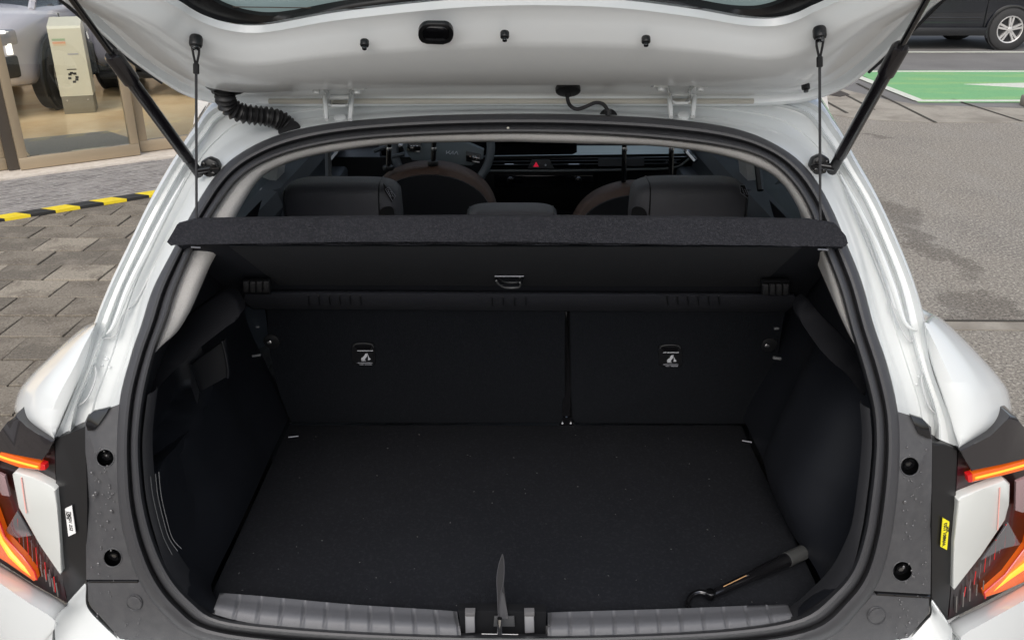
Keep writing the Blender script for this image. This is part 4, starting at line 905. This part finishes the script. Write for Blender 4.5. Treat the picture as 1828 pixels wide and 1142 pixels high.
for z, o_ in ((.545, .02), (.54, -.02), (.525, -.045), (.47, -.06), (.40, -.062), (.34, -.05), (.29, -.02), (.28, .05)):
    rows.append([Vector((-.84+1.68*k/NB, Fs(-.84+1.68*k/NB, z)+o_+.9*max(0, abs(-.84+1.68*k/NB)-.74)**1.3, z)) for k in range(NB+1)])
loft('rear_bumper', rows, WHITE, hb)
loft('bumper_skirt', [[v+Vector((0, .004, -.12+.12*t)) for v in rows[-2]] for t in (0, .5, .95)], GREYPL, hb)
loft('bumper_infill', [[Vector((-.52+1.04*k/12, .03+Fs(-.52+1.04*k/12, .6), z)) for k in range(13)] for z in (.54, .575, .60)], GREYPL, hb)

# ================================================================== cabin
def onD(x, y, off=0): return onY(x, y, 2.32-off)
ds = patch('dashboard', [(600,280),(1240,280),(1243,284),(1238,296),(1205,303),(1060,306),(1040,336),(870,336),(868,400),(1330,420),(1330,560),(560,560),(560,300)], lambda x, y: onD(x, y, -.0), .25, BLACKPL, hb, .004)
patch('pale_trim', [(868,279),(1246,274),(1228,262),(1000,262),(868,262)], lambda x, y: onD(x, y, .012-.10*(279-y)/17), .02, DASHL, ds)
patch('dark_upper', [(600,240),(1250,240),(1240,262),(600,262)], lambda x, y: onD(x, y, -.22), .02, DASH, ds, .003)
patch('display_screen', [(820,236),(1030,236),(1030,272),(1022,276),(868,278),(820,280)], lambda x, y: onD(x, y, .05), .018, GLOSSB, ds, .002)
patch('vent_panel', [(868,284),(1228,280),(1205,296),(1180,299),(868,302)], lambda x, y: onD(x, y, .010), .02, GLOSSB, ds, .002)
for y in (288.5, 294.5): tube('vent_slat', [onD(872, y, .018), onD(1215, y-3, .018)], .0018, DASH, ds, 6)
tube('vent_rim', [onD(*p, .022) for p in smooth([(868,305),(1000,305),(1120,303),(1200,300),(1225,288),(1242,273)], 4)], .005, mat('vent_rim_grey', (.11, .12, .12), .4), ds, 8)
for x0, x1, y in ((901,917,294), (1015,1034,294)): tube('vent_tab', [onD(x0, y, .024), onD(x1, y, .024)], .0035, CHROME, ds, 6)
for x in (1190, 1205): disc('vent_knob', onD(x, 289.5, .024), (0, 1, 0), .005, .006, CHROME, ds, 10)
patch('vent_grey_insert', [(1068,284),(1150,283),(1150,296),(1068,297)], lambda x, y: onD(x, y, .020), .004, mat('insert_grey', (.07, .072, .08), .5), ds)
hz = patch('hazard_panel', [(950,286),(981,286),(989,301),(942,301)], lambda x, y: onD(x, y, .026), .01, mat('button_grey', (.07, .07, .072), .5), ds, .001)
patch('hazard_triangle', [(957,289),(962,298),(952,298)], lambda x, y: onD(x, y, .028), .002, REDP, hz); disc('button_mark', onD(974, 295, .028), (0, 1, 0), .004, .002, PRINTW, hz, 8)
for x in (911, 1033):
    kn = disc('climate_knob', onD(x, 323, .03), (0, 1, 0), .013, .03, GLOSSB, ds, 20, .002); P = [onD(x+5.2*math.cos(q), 322+5.2*math.sin(q), .047) for q in [math.pi*(.9+1.2*k/12) for k in range(13)]]; tube('knob_rim', P, .0016, CHROME, kn, 6)
box('radio_panel', onD(970, 323, .012), (.40, .02, .05), GLOSSB, ds, bevel=.003)
# steering wheel
sw = thing('tmp', '', '', (0, 0, 0)); bpy.data.objects.remove(sw)
WC = onY(790, 262, 1.98); tilt = R(22)
def swp(rad, q, off=0): return WC+Vector((rad*math.cos(q), off+rad*math.sin(q)*math.sin(tilt), rad*math.sin(q)*math.cos(tilt)))
rad = .175
bm = bmesh.new(); seg = 48; ring = []
for k in range(seg):
    q = 2*math.pi*k/seg; c = swp(rad, q); o_ = Vector((math.cos(q), math.sin(q)*math.sin(tilt), math.sin(q)*math.cos(tilt))); nn = Vector((0, math.cos(tilt), -math.sin(tilt)))
    ring.append([bm.verts.new(c+(o_*math.cos(a)+nn*math.sin(a))*.0155) for a in [2*math.pi*j/10 for j in range(10)]])
for k in range(seg):
    for j in range(10): bm.faces.new((ring[k][j], ring[k][(j+1) % 10], ring[(k+1) % seg][(j+1) % 10], ring[(k+1) % seg][j]))
stw = mkb('steering_wheel', bm, mat('wheel_grey_leather', (0.09, 0.1, 0.11), .45), hb)
onW = lambda x, y, o=0: onP(x, y, WC-Vector((0, math.cos(tilt), -math.sin(tilt)))*o, Vector((0, math.cos(tilt), -math.sin(tilt))))
hub = patch('hub', [(722,240),(800,240),(826,252),(864,268),(862,284),(842,296),(800,292),(735,286),(718,262)], lambda x, y: onW(x, y, .01), .03, mat('hub_grey', (0.11, 0.132, 0.143), .4), stw, .004)
for P in ([(728,252),(752,256),(750,272),(726,270)], [(832,270),(858,276),(856,292),(832,288)]):
    bt = patch('button_pad', P, lambda x, y: onW(x, y, .018), .006, GLOSSB, stw, .001); cx_ = sum(p[0] for p in P)/4; cy_ = sum(p[1] for p in P)/4
    for dx in (-5, 0, 5): tube('button_mark', [onW(cx_+dx-1.5, cy_-2, .02), onW(cx_+dx+1.8, cy_-1.5, .02)], .0018, PRINTW if cx_ < 800 else mat('warm_print', (.7, .5, .4), .5) if 'warm_print' not in MATS else PRINTW, bt, 5)
tube('spoke', [onW(722, 275, .012), onW(700, 280, .012)], .008, DASH, stw, 8)
LX, LY = 797, 272.5        # badge lettering: K I and a crossbar-less A
def stroke(p, q): tube('badge_letter', [onW(LX+p[0], LY+p[1]+p[0]*.06, .014), onW(LX+q[0], LY+q[1]+q[0]*.06, .014)], .0016, PRINTW, hub, 5)
stroke((0, -3.4), (0, 2.6)); stroke((0, 1.5), (6.5, -3.4)); stroke((3, -.6), (6.8, 2.6)); stroke((6.8, 2.6), (12.2, -3.4)); stroke((12.2, -3.4), (11.4, 2.6)); stroke((13.4, 2.6), (18.2, -3.4)); stroke((18.2, -3.4), (20.6, 2.6))
tube('column_stalk', [onY(690, 262, 2.05), onY(668, 270, 2.05)], .008, DASH, hb, 8)
box('driver_vent', onD(700, 268, .02), (.10, .02, .05), CHROME, ds, bevel=.004); box('driver_vent_inner', onD(700, 269, .035), (.085, .01, .036), GLOSSB, ds)
# front seats: backs with brown shoulders
def fseat(cx, hw_px, ytop, Y):
    ctr = onY(cx, ytop, Y); hw_ = hw_px/F_PX*((onY(cx+hw_px, ytop, Y)-ctr).length*F_PX/hw_px)
    bm = bmesh.new(); q = []; N_ = 30
    for i in range(N_+1):
        a = math.pi*i/N_; x = -math.cos(a); zz = math.sin(a)**.62*.24
        q.append((x*hw_, zz))
    f = [bm.verts.new((x*.9, -.055, z*.93-.02)) for x, z in q]; m1 = [bm.verts.new((x*.99, -.035, z-.01)) for x, z in q]; m2 = [bm.verts.new((x*1.0, .03, z)) for x, z in q]; bk = [bm.verts.new((x*.9, .06, z*.93-.02)) for x, z in q]
    R_ = [f, m1, m2, bk]
    for a_ in range(3):
        for i in range(N_): bm.faces.new((R_[a_][i], R_[a_][i+1], R_[a_+1][i+1], R_[a_+1][i]))
    lo = [[bm.verts.new((r[k].co.x*.92, r[k].co.y, -.42)) for k in (0, -1)] for r in R_]
    for a_ in range(3):
        bm.faces.new((R_[a_][0], R_[a_+1][0], lo[a_+1][0], lo[a_][0])); bm.faces.new((R_[a_][-1], R_[a_+1][-1], lo[a_+1][1], lo[a_][1]))
    o = mkb('front_seat', bm, BROWN, hb, ang=60); top = ctr-Vector((0, 0, .24)); o.location = Vector(o.location)+top
    bm = bmesh.new(); vv = [bm.verts.new((x*.965, -.060, z*.955-.014)) for x, z in q]+[bm.verts.new((hw_*.9, -.05, -.42)), bm.verts.new((-hw_*.9, -.05, -.42))]
    vb = [bm.verts.new((v.co.x, v.co.y+.012, v.co.z)) for v in vv]; bm.faces.new(vv); bm.faces.new(vb[::-1])
    for i in range(len(vv)): bm.faces.new((vv[i], vb[i], vb[(i+1) % len(vv)], vv[(i+1) % len(vv)]))
    mkb('back_shell', bm, SEATBK, o)
    return o, ctr
s1, c1 = fseat(768, 122, 290, 1.45)
s2, c2 = fseat(1140, 124, 325, 1.42)
for s_, pts in ((s1, [(693, 300), (773, 291)]), (s2, [(1113, 331), (1197, 331)])):
    for x, y in pts:
        a = onY(x, y, 1.44); loc = s_.location+hb.location
        p = tube('headrest_post', [a-loc, onY(x+2, 248, 1.44)-loc, onY(x+2, 235, 1.44)-loc], .0075, GLOSSB, s_, 10); disc('post_guide', a-loc, (0, 0, 1), .017, .014, BLACKPL, s_, 16, .003)
        disc('post_collar', onY(x+2, 266, 1.44)-loc, (0, 0, 1), .0085, .012, CHROME, s_, 12, .001)
    hx = onY(sum(p[0] for p in pts)/2, 200, 1.44); box('head_restraint', Vector(hx)-(s_.location+hb.location), (.26, .10, .17), BROWN, s_, bevel=.03)
for s_, P in ((-1, [(585,268),(587,320)]), (1, [(1352,290),(1358,340)])): tube('seat_belt', [onY(*P[0], 1.30), onY(*P[1], 1.25)], .010, BLACKPL, hb, 6)
# rear door inner rails seen at the left and right

# ================================================================== TAILGATE
GP0 = Vector((0, .40, 1.445)); TD = Vector((0, -.819, .574)); GN = Vector((0, -.574, -.819))   # GN = underside normal
def onG(x, y, rel=0): return onP(x, y, GP0+GN*rel, GN)
def guv(p): return (p.x, (p-GP0).dot(TD))
def G3(u, v, rel=0): return GP0+Vector((u, 0, 0))+TD*v+GN*rel
Opx = [(112,0),(170,50),(230,104),(295,150),(345,175),(420,188),(560,190),(914,189),(1270,190),(1390,187),(1450,179),(1507,158),(1545,131),(1590,90),(1640,40),(1680,0)]
Wpx = [(312,-2),(345,18),(370,30),(406,41),(450,46),(500,41),(620,20),(850,-3),(1060,-3),(1220,14),(1320,31),(1370,34),(1400,30),(1425,22),(1448,11),(1473,0)]
Ouv = [guv(onG(*p)) for p in Opx]; Wuv = [guv(onG(*p)) for p in Wpx]
xs = Ouv[0][0]; xe = Ouv[-1][0]; vO = Ouv[0][1]; wl_, wr_ = Wuv[0], Wuv[-1]
Oext = [(xe+.05, vO+.12), (xe+.07, vO+.25), (xe+.03, vO+.45), (xe-.08, vO+.62), (.25, vO+.70), (-.25, vO+.70), (xs+.08, vO+.62), (xs-.03, vO+.45), (xs-.07, vO+.25), (xs-.05, vO+.12)]
Wext = [(wr_[0]+.05, wr_[1]+.06), (wr_[0]+.09, wr_[1]+.14), (wr_[0]+.08, wr_[1]+.24), (wr_[0]+.02, wr_[1]+.31), (.2, wr_[1]+.34), (-.2, wr_[1]+.34), (wl_[0]-.02, wl_[1]+.31), (wl_[0]-.08, wl_[1]+.24), (wl_[0]-.09, wl_[1]+.14), (wl_[0]-.05, wl_[1]+.06)]
Oc, Wc = smooth(Ouv+Oext, 6, True), smooth(Wuv+Wext, 6, True)
gprof = [(-.012, -.05), (-.008, -.02), (0, -.006), (.015, .003), (.05, .006), (.066, .006), (.078, -.004), (.10, -.005), (.155, -.003), (.168, .012), (.185, .016), (.26, .018), (.28, .0175), (.37, .022), (.400, .017), (.408, .0165), (.418, .032), (.43, .034), (.60, .036), (.78, .037), (.83, .034), (.90, .020), (.95, .012), (.985, .010), (1.0, .0)]
gprof = [(t, r*1.0+(.009*math.sin(max(0, min(1, (t-.05)/.36))*math.pi)*(-1) if 0 < t < .41 else 0)) for t, r in gprof]
rows = [[G3(*mixp(a, b, t), r) for a, b in zip(Oc, Wc)] for t, r in gprof]
tg = loft('tailgate', rows, WHITE2, hb, closed=True, ang=50)
for q in (Ouv[:4], Ouv[-4:]): tube('edge_lip', [G3(u+(-.006 if u < 0 else .006), v, -.002) for u, v in smooth(q, 4)], .0028, CORD, tg, 6)
# outer skin (top) closing the gate
rows = [[G3(*mixp(a, b, t), r) for a, b in zip(Oc, Wc)] for t, r in ((-.012, -.05), (.0, -.065), (.3, -.08), (1.0, -.075))]
loft('outer_skin', rows, WHITE, tg, closed=True)
rows = [[G3(*mixp(a, b, t), r) for a, b in zip(Oc, Wc)] for t, r in ((-.016, -.030), (-.022, -.034), (-.022, -.042), (-.016, -.046))]
loft('gate_rubber_edge', rows, CORD, tg, closed=True)
cen = (0, sum(v for _, v in Wc)/len(Wc))
def shrink(P, f): return [(cen[0]+(x-cen[0])*f, cen[1]+(y-cen[1])*f) for x, y in P]
W0 = shrink(Wc, 1.02); W1 = shrink(Wc, .93)
loft('glass_border', [[G3(*p, -.004) for p in W0], [G3(*p, -.006) for p in shrink(Wc, .98)], [G3(*p, -.010) for p in W1], [G3(*p, -.03) for p in W1]], mat('black_frit', (.012, .012, .013), .25), tg, closed=True)
bm = bmesh.new(); bm.faces.new([bm.verts.new(G3(*p, -.016)) for p in shrink(Wc, .96)]); gl = mkb('rear_glass', bm, GLG, tg, False)
for k in range(8):
    v = cen[1]-.15+k*.045; tube('heating_wire', [G3(-.50, v, -.014), G3(0, v-.012, -.014), G3(.50, v, -.014)], .0007, mat('wire_brown', (.12, .09, .07), .5) if k == 0 else MATS['wire_brown'], gl, 4)
# grommets, plugs
def grom(x, y, r, rel, nm='trim_screw'):
    c = onG(x, y, rel); o = disc(nm, c+GN*.003, GN, r, .010, BLACKPL, tg, 18, .002); disc('screw_head', c+GN*.010, GN, r*.62, .006, GLOSSB, o, 6, .001); return o
for x, y in ((651, 74), (901, 59), (1153, 68)): grom(x, y, .0065, .035)
grom(1438, 152, .007, .012)
ov = []
for k in range(40):
    q = 2*math.pi*k/40; cxx = 13 if math.cos(q) > 0 else -13; ov.append((778+cxx+18.5*math.cos(q), 62+18.0*math.sin(q)))
oo = patch('oval_plug', ov, lambda x, y: onG(x, y, .040), .006, BLACKPL, tg, .0015, dirv=tuple(-GN))
patch('plug_centre', [(778+(x-778)*.76, 62+(y-62)*.66) for x, y in ov], lambda x, y: onG(x, y, .0425), .003, GLOSSB, oo, .001, dirv=tuple(-GN))
# hinges
for nm, x0, x1, dy in (('l', 578, 630, 0), ('r', 1193, 1242, -5)):
    hg = thing('t', 't', 't') if False else None
    cx_ = (x0+x1)/2; pth = [(x0-26,157+dy),(x0-2,157+dy),(x0+3,163+dy),(x0+8,184+dy),(x0+14,187+dy),(x1-14,187+dy),(x1-9,184+dy),(x1-7,162+dy),(x1-2,157+dy),(x1+20,157+dy)]
    bm = bmesh.new(); q = []
    for p in pth:
        a = onG(*p, .022); q.append((bm.verts.new(a), bm.verts.new(a+Vector((0, .03, -.004))), bm.verts.new(a+Vector((0, .03, -.0075))), bm.verts.new(a+Vector((0, 0, -.0035)))))
    for i in range(len(q)-1):
        for j in range(4): bm.faces.new((q[i][j], q[i][(j+1) % 4], q[i+1][(j+1) % 4], q[i+1][j]))
    bm.faces.new(q[0]); bm.faces.new(q[-1])
    h = mkb('hinge', bm, WHITE, hb, True)
    for x, s_ in ((x0+2, 1), (x1-2, -1)):
        a = [onY(x, 170+dy, .375), onY(x+s_*1, 190+dy, .365), onY(x+s_*3, 214+dy, .34)]
        tube('hinge_arm', a, [.0042, .0045, .0038], WHITE, h, 8)
    tube('hinge_pin', [onY(x0+6, 174+dy, .37), onY(x1-6, 174+dy, .37)], .0045, CHROME if False else WHITE, h, 12)
    for x in (x0-13, x1+8): disc('hinge_bolt', onG(x, 163+dy, .024), (0, -.3, -1), .0065, .010, WHITE, h, 12, .0015)
    disc('roof_bolt', onF(cx_+3, 212+dy, .022), (0, -.5, 1), .011, .008, WHITE, h, 18, .002)
tube('weather_strip', [onG(x, 181, .004) for x in (480, 700, 914, 1130, 1345)], .0045, mat('cream_strip', (.55, .53, .47), .5), tg, 8)
# wiring boots
def boot(P, r0, nm):
    Q = smooth(P, 10); n = len(Q)
    return tube(nm, [Vector(p) for p in Q], [r0*(1+.20*math.sin(i*1.75)) if 6 < i < n-10 else r0*.85 for i in range(n)], mat('boot_rubber', (.014, .014, .015), .45) if 'boot_rubber' not in MATS else MATS['boot_rubber'], hb, 14)
D3 = lambda x, y, Y: tuple(onY(x, y, Y))
g0 = onG(402, 150, .012); Yg = g0.y
bt = boot([tuple(g0), D3(401, 168, Yg), D3(407, 188, Yg+.01), D3(428, 201, Yg+.02), D3(455, 206, Yg+.03), D3(480, 209, Yg+.04), D3(500, 215, Yg+.05), D3(511, 224, Yg+.055), D3(514, 233, Yg+.06)], .0150, 'wiring_boot')
disc('boot_flange', onG(402, 149, .020), GN, .034, .012, BLACKPL, bt, 24, .003); disc('boot_flange', onF(517, 233, .012), (0, -.75, .66), .020, .008, BLACKPL, bt, 24, .003)
disc('boot_clip', onG(386, 161, .02), GN, .008, .012, BLACKPL, bt, 12, .002)
g1 = onG(1014, 163, .01); Yh = g1.y
cb = tube('washer_hose', [Vector(p) for p in smooth([tuple(g1), D3(1013, 176, Yh-.01), D3(1018, 189, Yh), D3(1030, 195, Yh), D3(1045, 191, Yh), D3(1062, 184, Yh), D3(1076, 186, Yh), D3(1084, 196, Yh), D3(1086, 206, Yh)], 5)], .0032, CORD, hb, 10)
disc('hose_flange', onG(1014, 160, .016), GN, .021, .009, BLACKPL, cb, 20, .002); disc('hose_flange', onF(1086, 209, .014), (0, -.75, .66), .016, .006, BLACKPL, cb, 20, .002)
tube('hose_end', [onG(1014, 160, .014), D3(1014, 171, Yh-.01)], .006, BLACKPL, cb, 12); tube('hose_end', [D3(1085, 196, Yh), D3(1086, 205, Yh)], .0055, BLACKPL, cb, 12)
# gas struts
for s, lowp, col, top in ((-1, (350, 303), (205, 93), (133, 0)), (1, (1489, 298), (1610, 82), (1655, 0))):
    p0 = onF(*lowp, -.012); dxy = (top[0]-col[0], top[1]-col[1]); k = 1.9
    p2 = onG(col[0]+dxy[0]*k, col[1]+dxy[1]*k, .02)
    # point of the 3D line seen at the collar
    best = min(range(1, 400), key=lambda i: abs(((p0+(p2-p0)*i/400)-CAM).cross(ray(*col)).length/ray(*col).length)); pc_ = p0+(p2-p0)*best/400
    d = (p2-p0).normalized(); L1 = (pc_-p0).length
    b = tube('gas_strut', [p0+d*.012, p0+d*.03, p0+d*.031, pc_-d*.055, pc_-d*.0545, pc_-d*.004, pc_], [.0065, .0075, .0098, .0098, .0125, .0125, .010], PURPLE, hb, 18)
    tube('piston_rod', [pc_-d*.01, p2], .0048, GLOSSB, b, 12)
    tube('strut_socket', [p0-d*.012, p0+d*.028], .0085, BLACKPL, b, 12)
    bk = onF(lowp[0]-s*27, lowp[1]-5, .004)
    br = disc('strut_bracket', bk, (0, 1, 0), .018, .02, BLACKPL, hb, 7, .004)
    tube('ball_stud', [bk+Vector((0, -.008, 0)), p0+Vector((0, -.004, 0))], .0065, GLOSSB, br, 12)
    for a, c_ in ((.6, .8), (2.4, .7), (3.9, .9), (5.3, .8)): disc('bracket_bolt', bk+Vector((.011*math.cos(a), -.011, .011*math.sin(a))), (0, 1, 0), .0042, .006, GLOSSB, br, 6, .001)
    for q in (.0, 1.6): tube('bracket_lug', [bk+Vector((.0, -.012, .0)), bk+Vector((.016*math.cos(q*2), -.008, .016*math.sin(q*2)))], .003, GLOSSB, br, 6)
# shelf cords
for s, tp, mid, bt_ in ((-1, (350, 72), (350, 120), (347, 393)), (1, (1463, 57), (1465, 108), (1468, 396))):
    a = onG(*tp, .032); b = onE(*bt_)+Vector((0, .01, 0)); 
    best = min(range(1, 400), key=lambda i: ((a+(b-a)*i/400)-CAM).cross(ray(*mid)).length); m_ = a+(b-a)*best/400
    cdn = tube('shelf_cord', [m_, b], .0021, mat('cord_grey', (.035, .036, .04), .7) if s < 0 else MATS['cord_grey'], hb, 8)
    tube('cord_loop', [m_, m_+(a-m_)*.5+Vector((-.0042, 0, 0)), a+Vector((-.006, -.004, 0))], .0018, CORD, cdn, 6); tube('cord_loop', [m_, m_+(a-m_)*.5+Vector((.0042, 0, 0)), a+Vector((.006, -.004, 0))], .0018, CORD, cdn, 6)
    dd = (m_-a).normalized(); tube('cord_crimp', [m_-dd*.006, m_-dd*.004, m_+dd*.009, m_+dd*.010], [.003, .0047, .0047, .003], BLACKPL, cdn, 8)
    kn = disc('cord_knob', a+GN*.002, GN, .0095, .018, BLACKPL, tg, 20, .004); disc('knob_boss', a+GN*.011, GN, .0065, .006, GLOSSB, kn, 16, .001)

# ================================================================== black hook wrench lying on the floor
W0_, W1_ = onZ(1268, 1062, FZ+.018), onZ(1436, 984, FZ+.022); d = (W1_-W0_); Lw = d.length; d.normalize()
wr = thing('hook_wrench', 'black hook wrench lying at the right end of the boot floor by the sill', 'tool', (W0_.x, W0_.y, FZ), 0, world=True)
tube('handle', [W0_+d*.0, W0_+d*.02, W0_+d*Lw*.42, W0_+d*Lw*.5, W0_+d*Lw*.80, W0_+d*Lw*.801], [.006, .0085, .010, .0125, .0135, .0135], GLOSSB, wr, 16)
tube('grip_cap', [W0_+d*Lw*.80, W0_+d*Lw*.805, W0_+d*Lw*.985, W0_+d*Lw], [.0125, .0145, .0145, .011], mat('cap_dark_grey', (.05, .052, .052), .45), wr, 16)
tube('orange_line', [W0_+d*.03+Vector((0, -.003, .0098)), W0_+d*Lw*.38+Vector((0, -.003, .0112))], .0009, mat('tan_line', (.45, .27, .13), .4), wr, 5)
box('white_mark', W0_+d*Lw*.36+Vector((.002, -.003, .0115)), (.006, .004, .002), CHROME, wr, bevel=.0005)
Pr = [(1270,1065),(1262,1060),(1250,1057),(1238,1060),(1230,1068),(1227,1078),(1230,1084)]
tube('hook', [onZ(x, y, FZ+.014) for x, y in smooth(Pr, 5)], [.0068-.0022*i/30 for i in range(31)], GLOSSB, wr, 12)
disc('pivot', W0_+Vector((0, 0, .002)), (0, 0, 1), .0095, .016, CHROME if False else mat('dark_steel', (.25, .25, .26), .25, metal=1), wr, 16, .002)
tube('hook_shine_edge', [onZ(x, y-1.5, FZ+.021) for x, y in smooth(Pr[1:], 5)], .0011, MATS['dark_steel'], wr, 5)
# bits of lint and grit on the boot carpet
rg = random.Random(11); bm = bmesh.new()
for i in range(70):
    x, y = rg.uniform(XL+.03, XR-.03), rg.uniform(.06, YB-.05); z = FZ+.0012
    r_ = rg.uniform(.0006, .0013); bmesh.ops.create_icosphere(bm, subdivisions=1, radius=r_, matrix=Matrix.Translation((x, y, z)) @ Matrix.Rotation(rg.uniform(0, 3), 4, 'Z') @ Matrix.Diagonal((rg.uniform(1, 2.4), 1, .6, 1)))
lint = mkb('lint', bm, mat('lint_grey', (.10, .10, .10), .9), fl); lint['kind'] = 'stuff'
# grit in the paving joints
bm = bmesh.new()
for i in range(2600):
    x, y = rg.uniform(-4, -.9), rg.uniform(1.3, 5.4)
    if y > 5.3+.73*(x+3.95) + .0: continue
    r_ = rg.uniform(.001, .0032); bmesh.ops.create_icosphere(bm, subdivisions=1, radius=r_, matrix=Matrix.Translation((x, y, .004)) @ Matrix.Diagonal((rg.uniform(.8, 1.6), 1, .6, 1)))
grit = mkb('grit', bm, mat('grit_stone', (.22, .20, .16), .9), None, False); grit['kind'] = 'stuff'; grit['label'] = 'loose grit scattered over the paving slabs left of the car'; grit['category'] = 'grit'
# keep the tree at thing > part > sub-part
def depth(o):
    n = 0
    while o.parent: o = o.parent; n += 1
    return n
todo = []
for o in sc.collection.objects:
    if depth(o) > 2:
        a = o.parent; off = Vector(o.location)
        while depth(a) > 1: off += a.location; a = a.parent
        todo.append((o, a, off))
for o, a, off in todo: o.parent = a; o.location = off
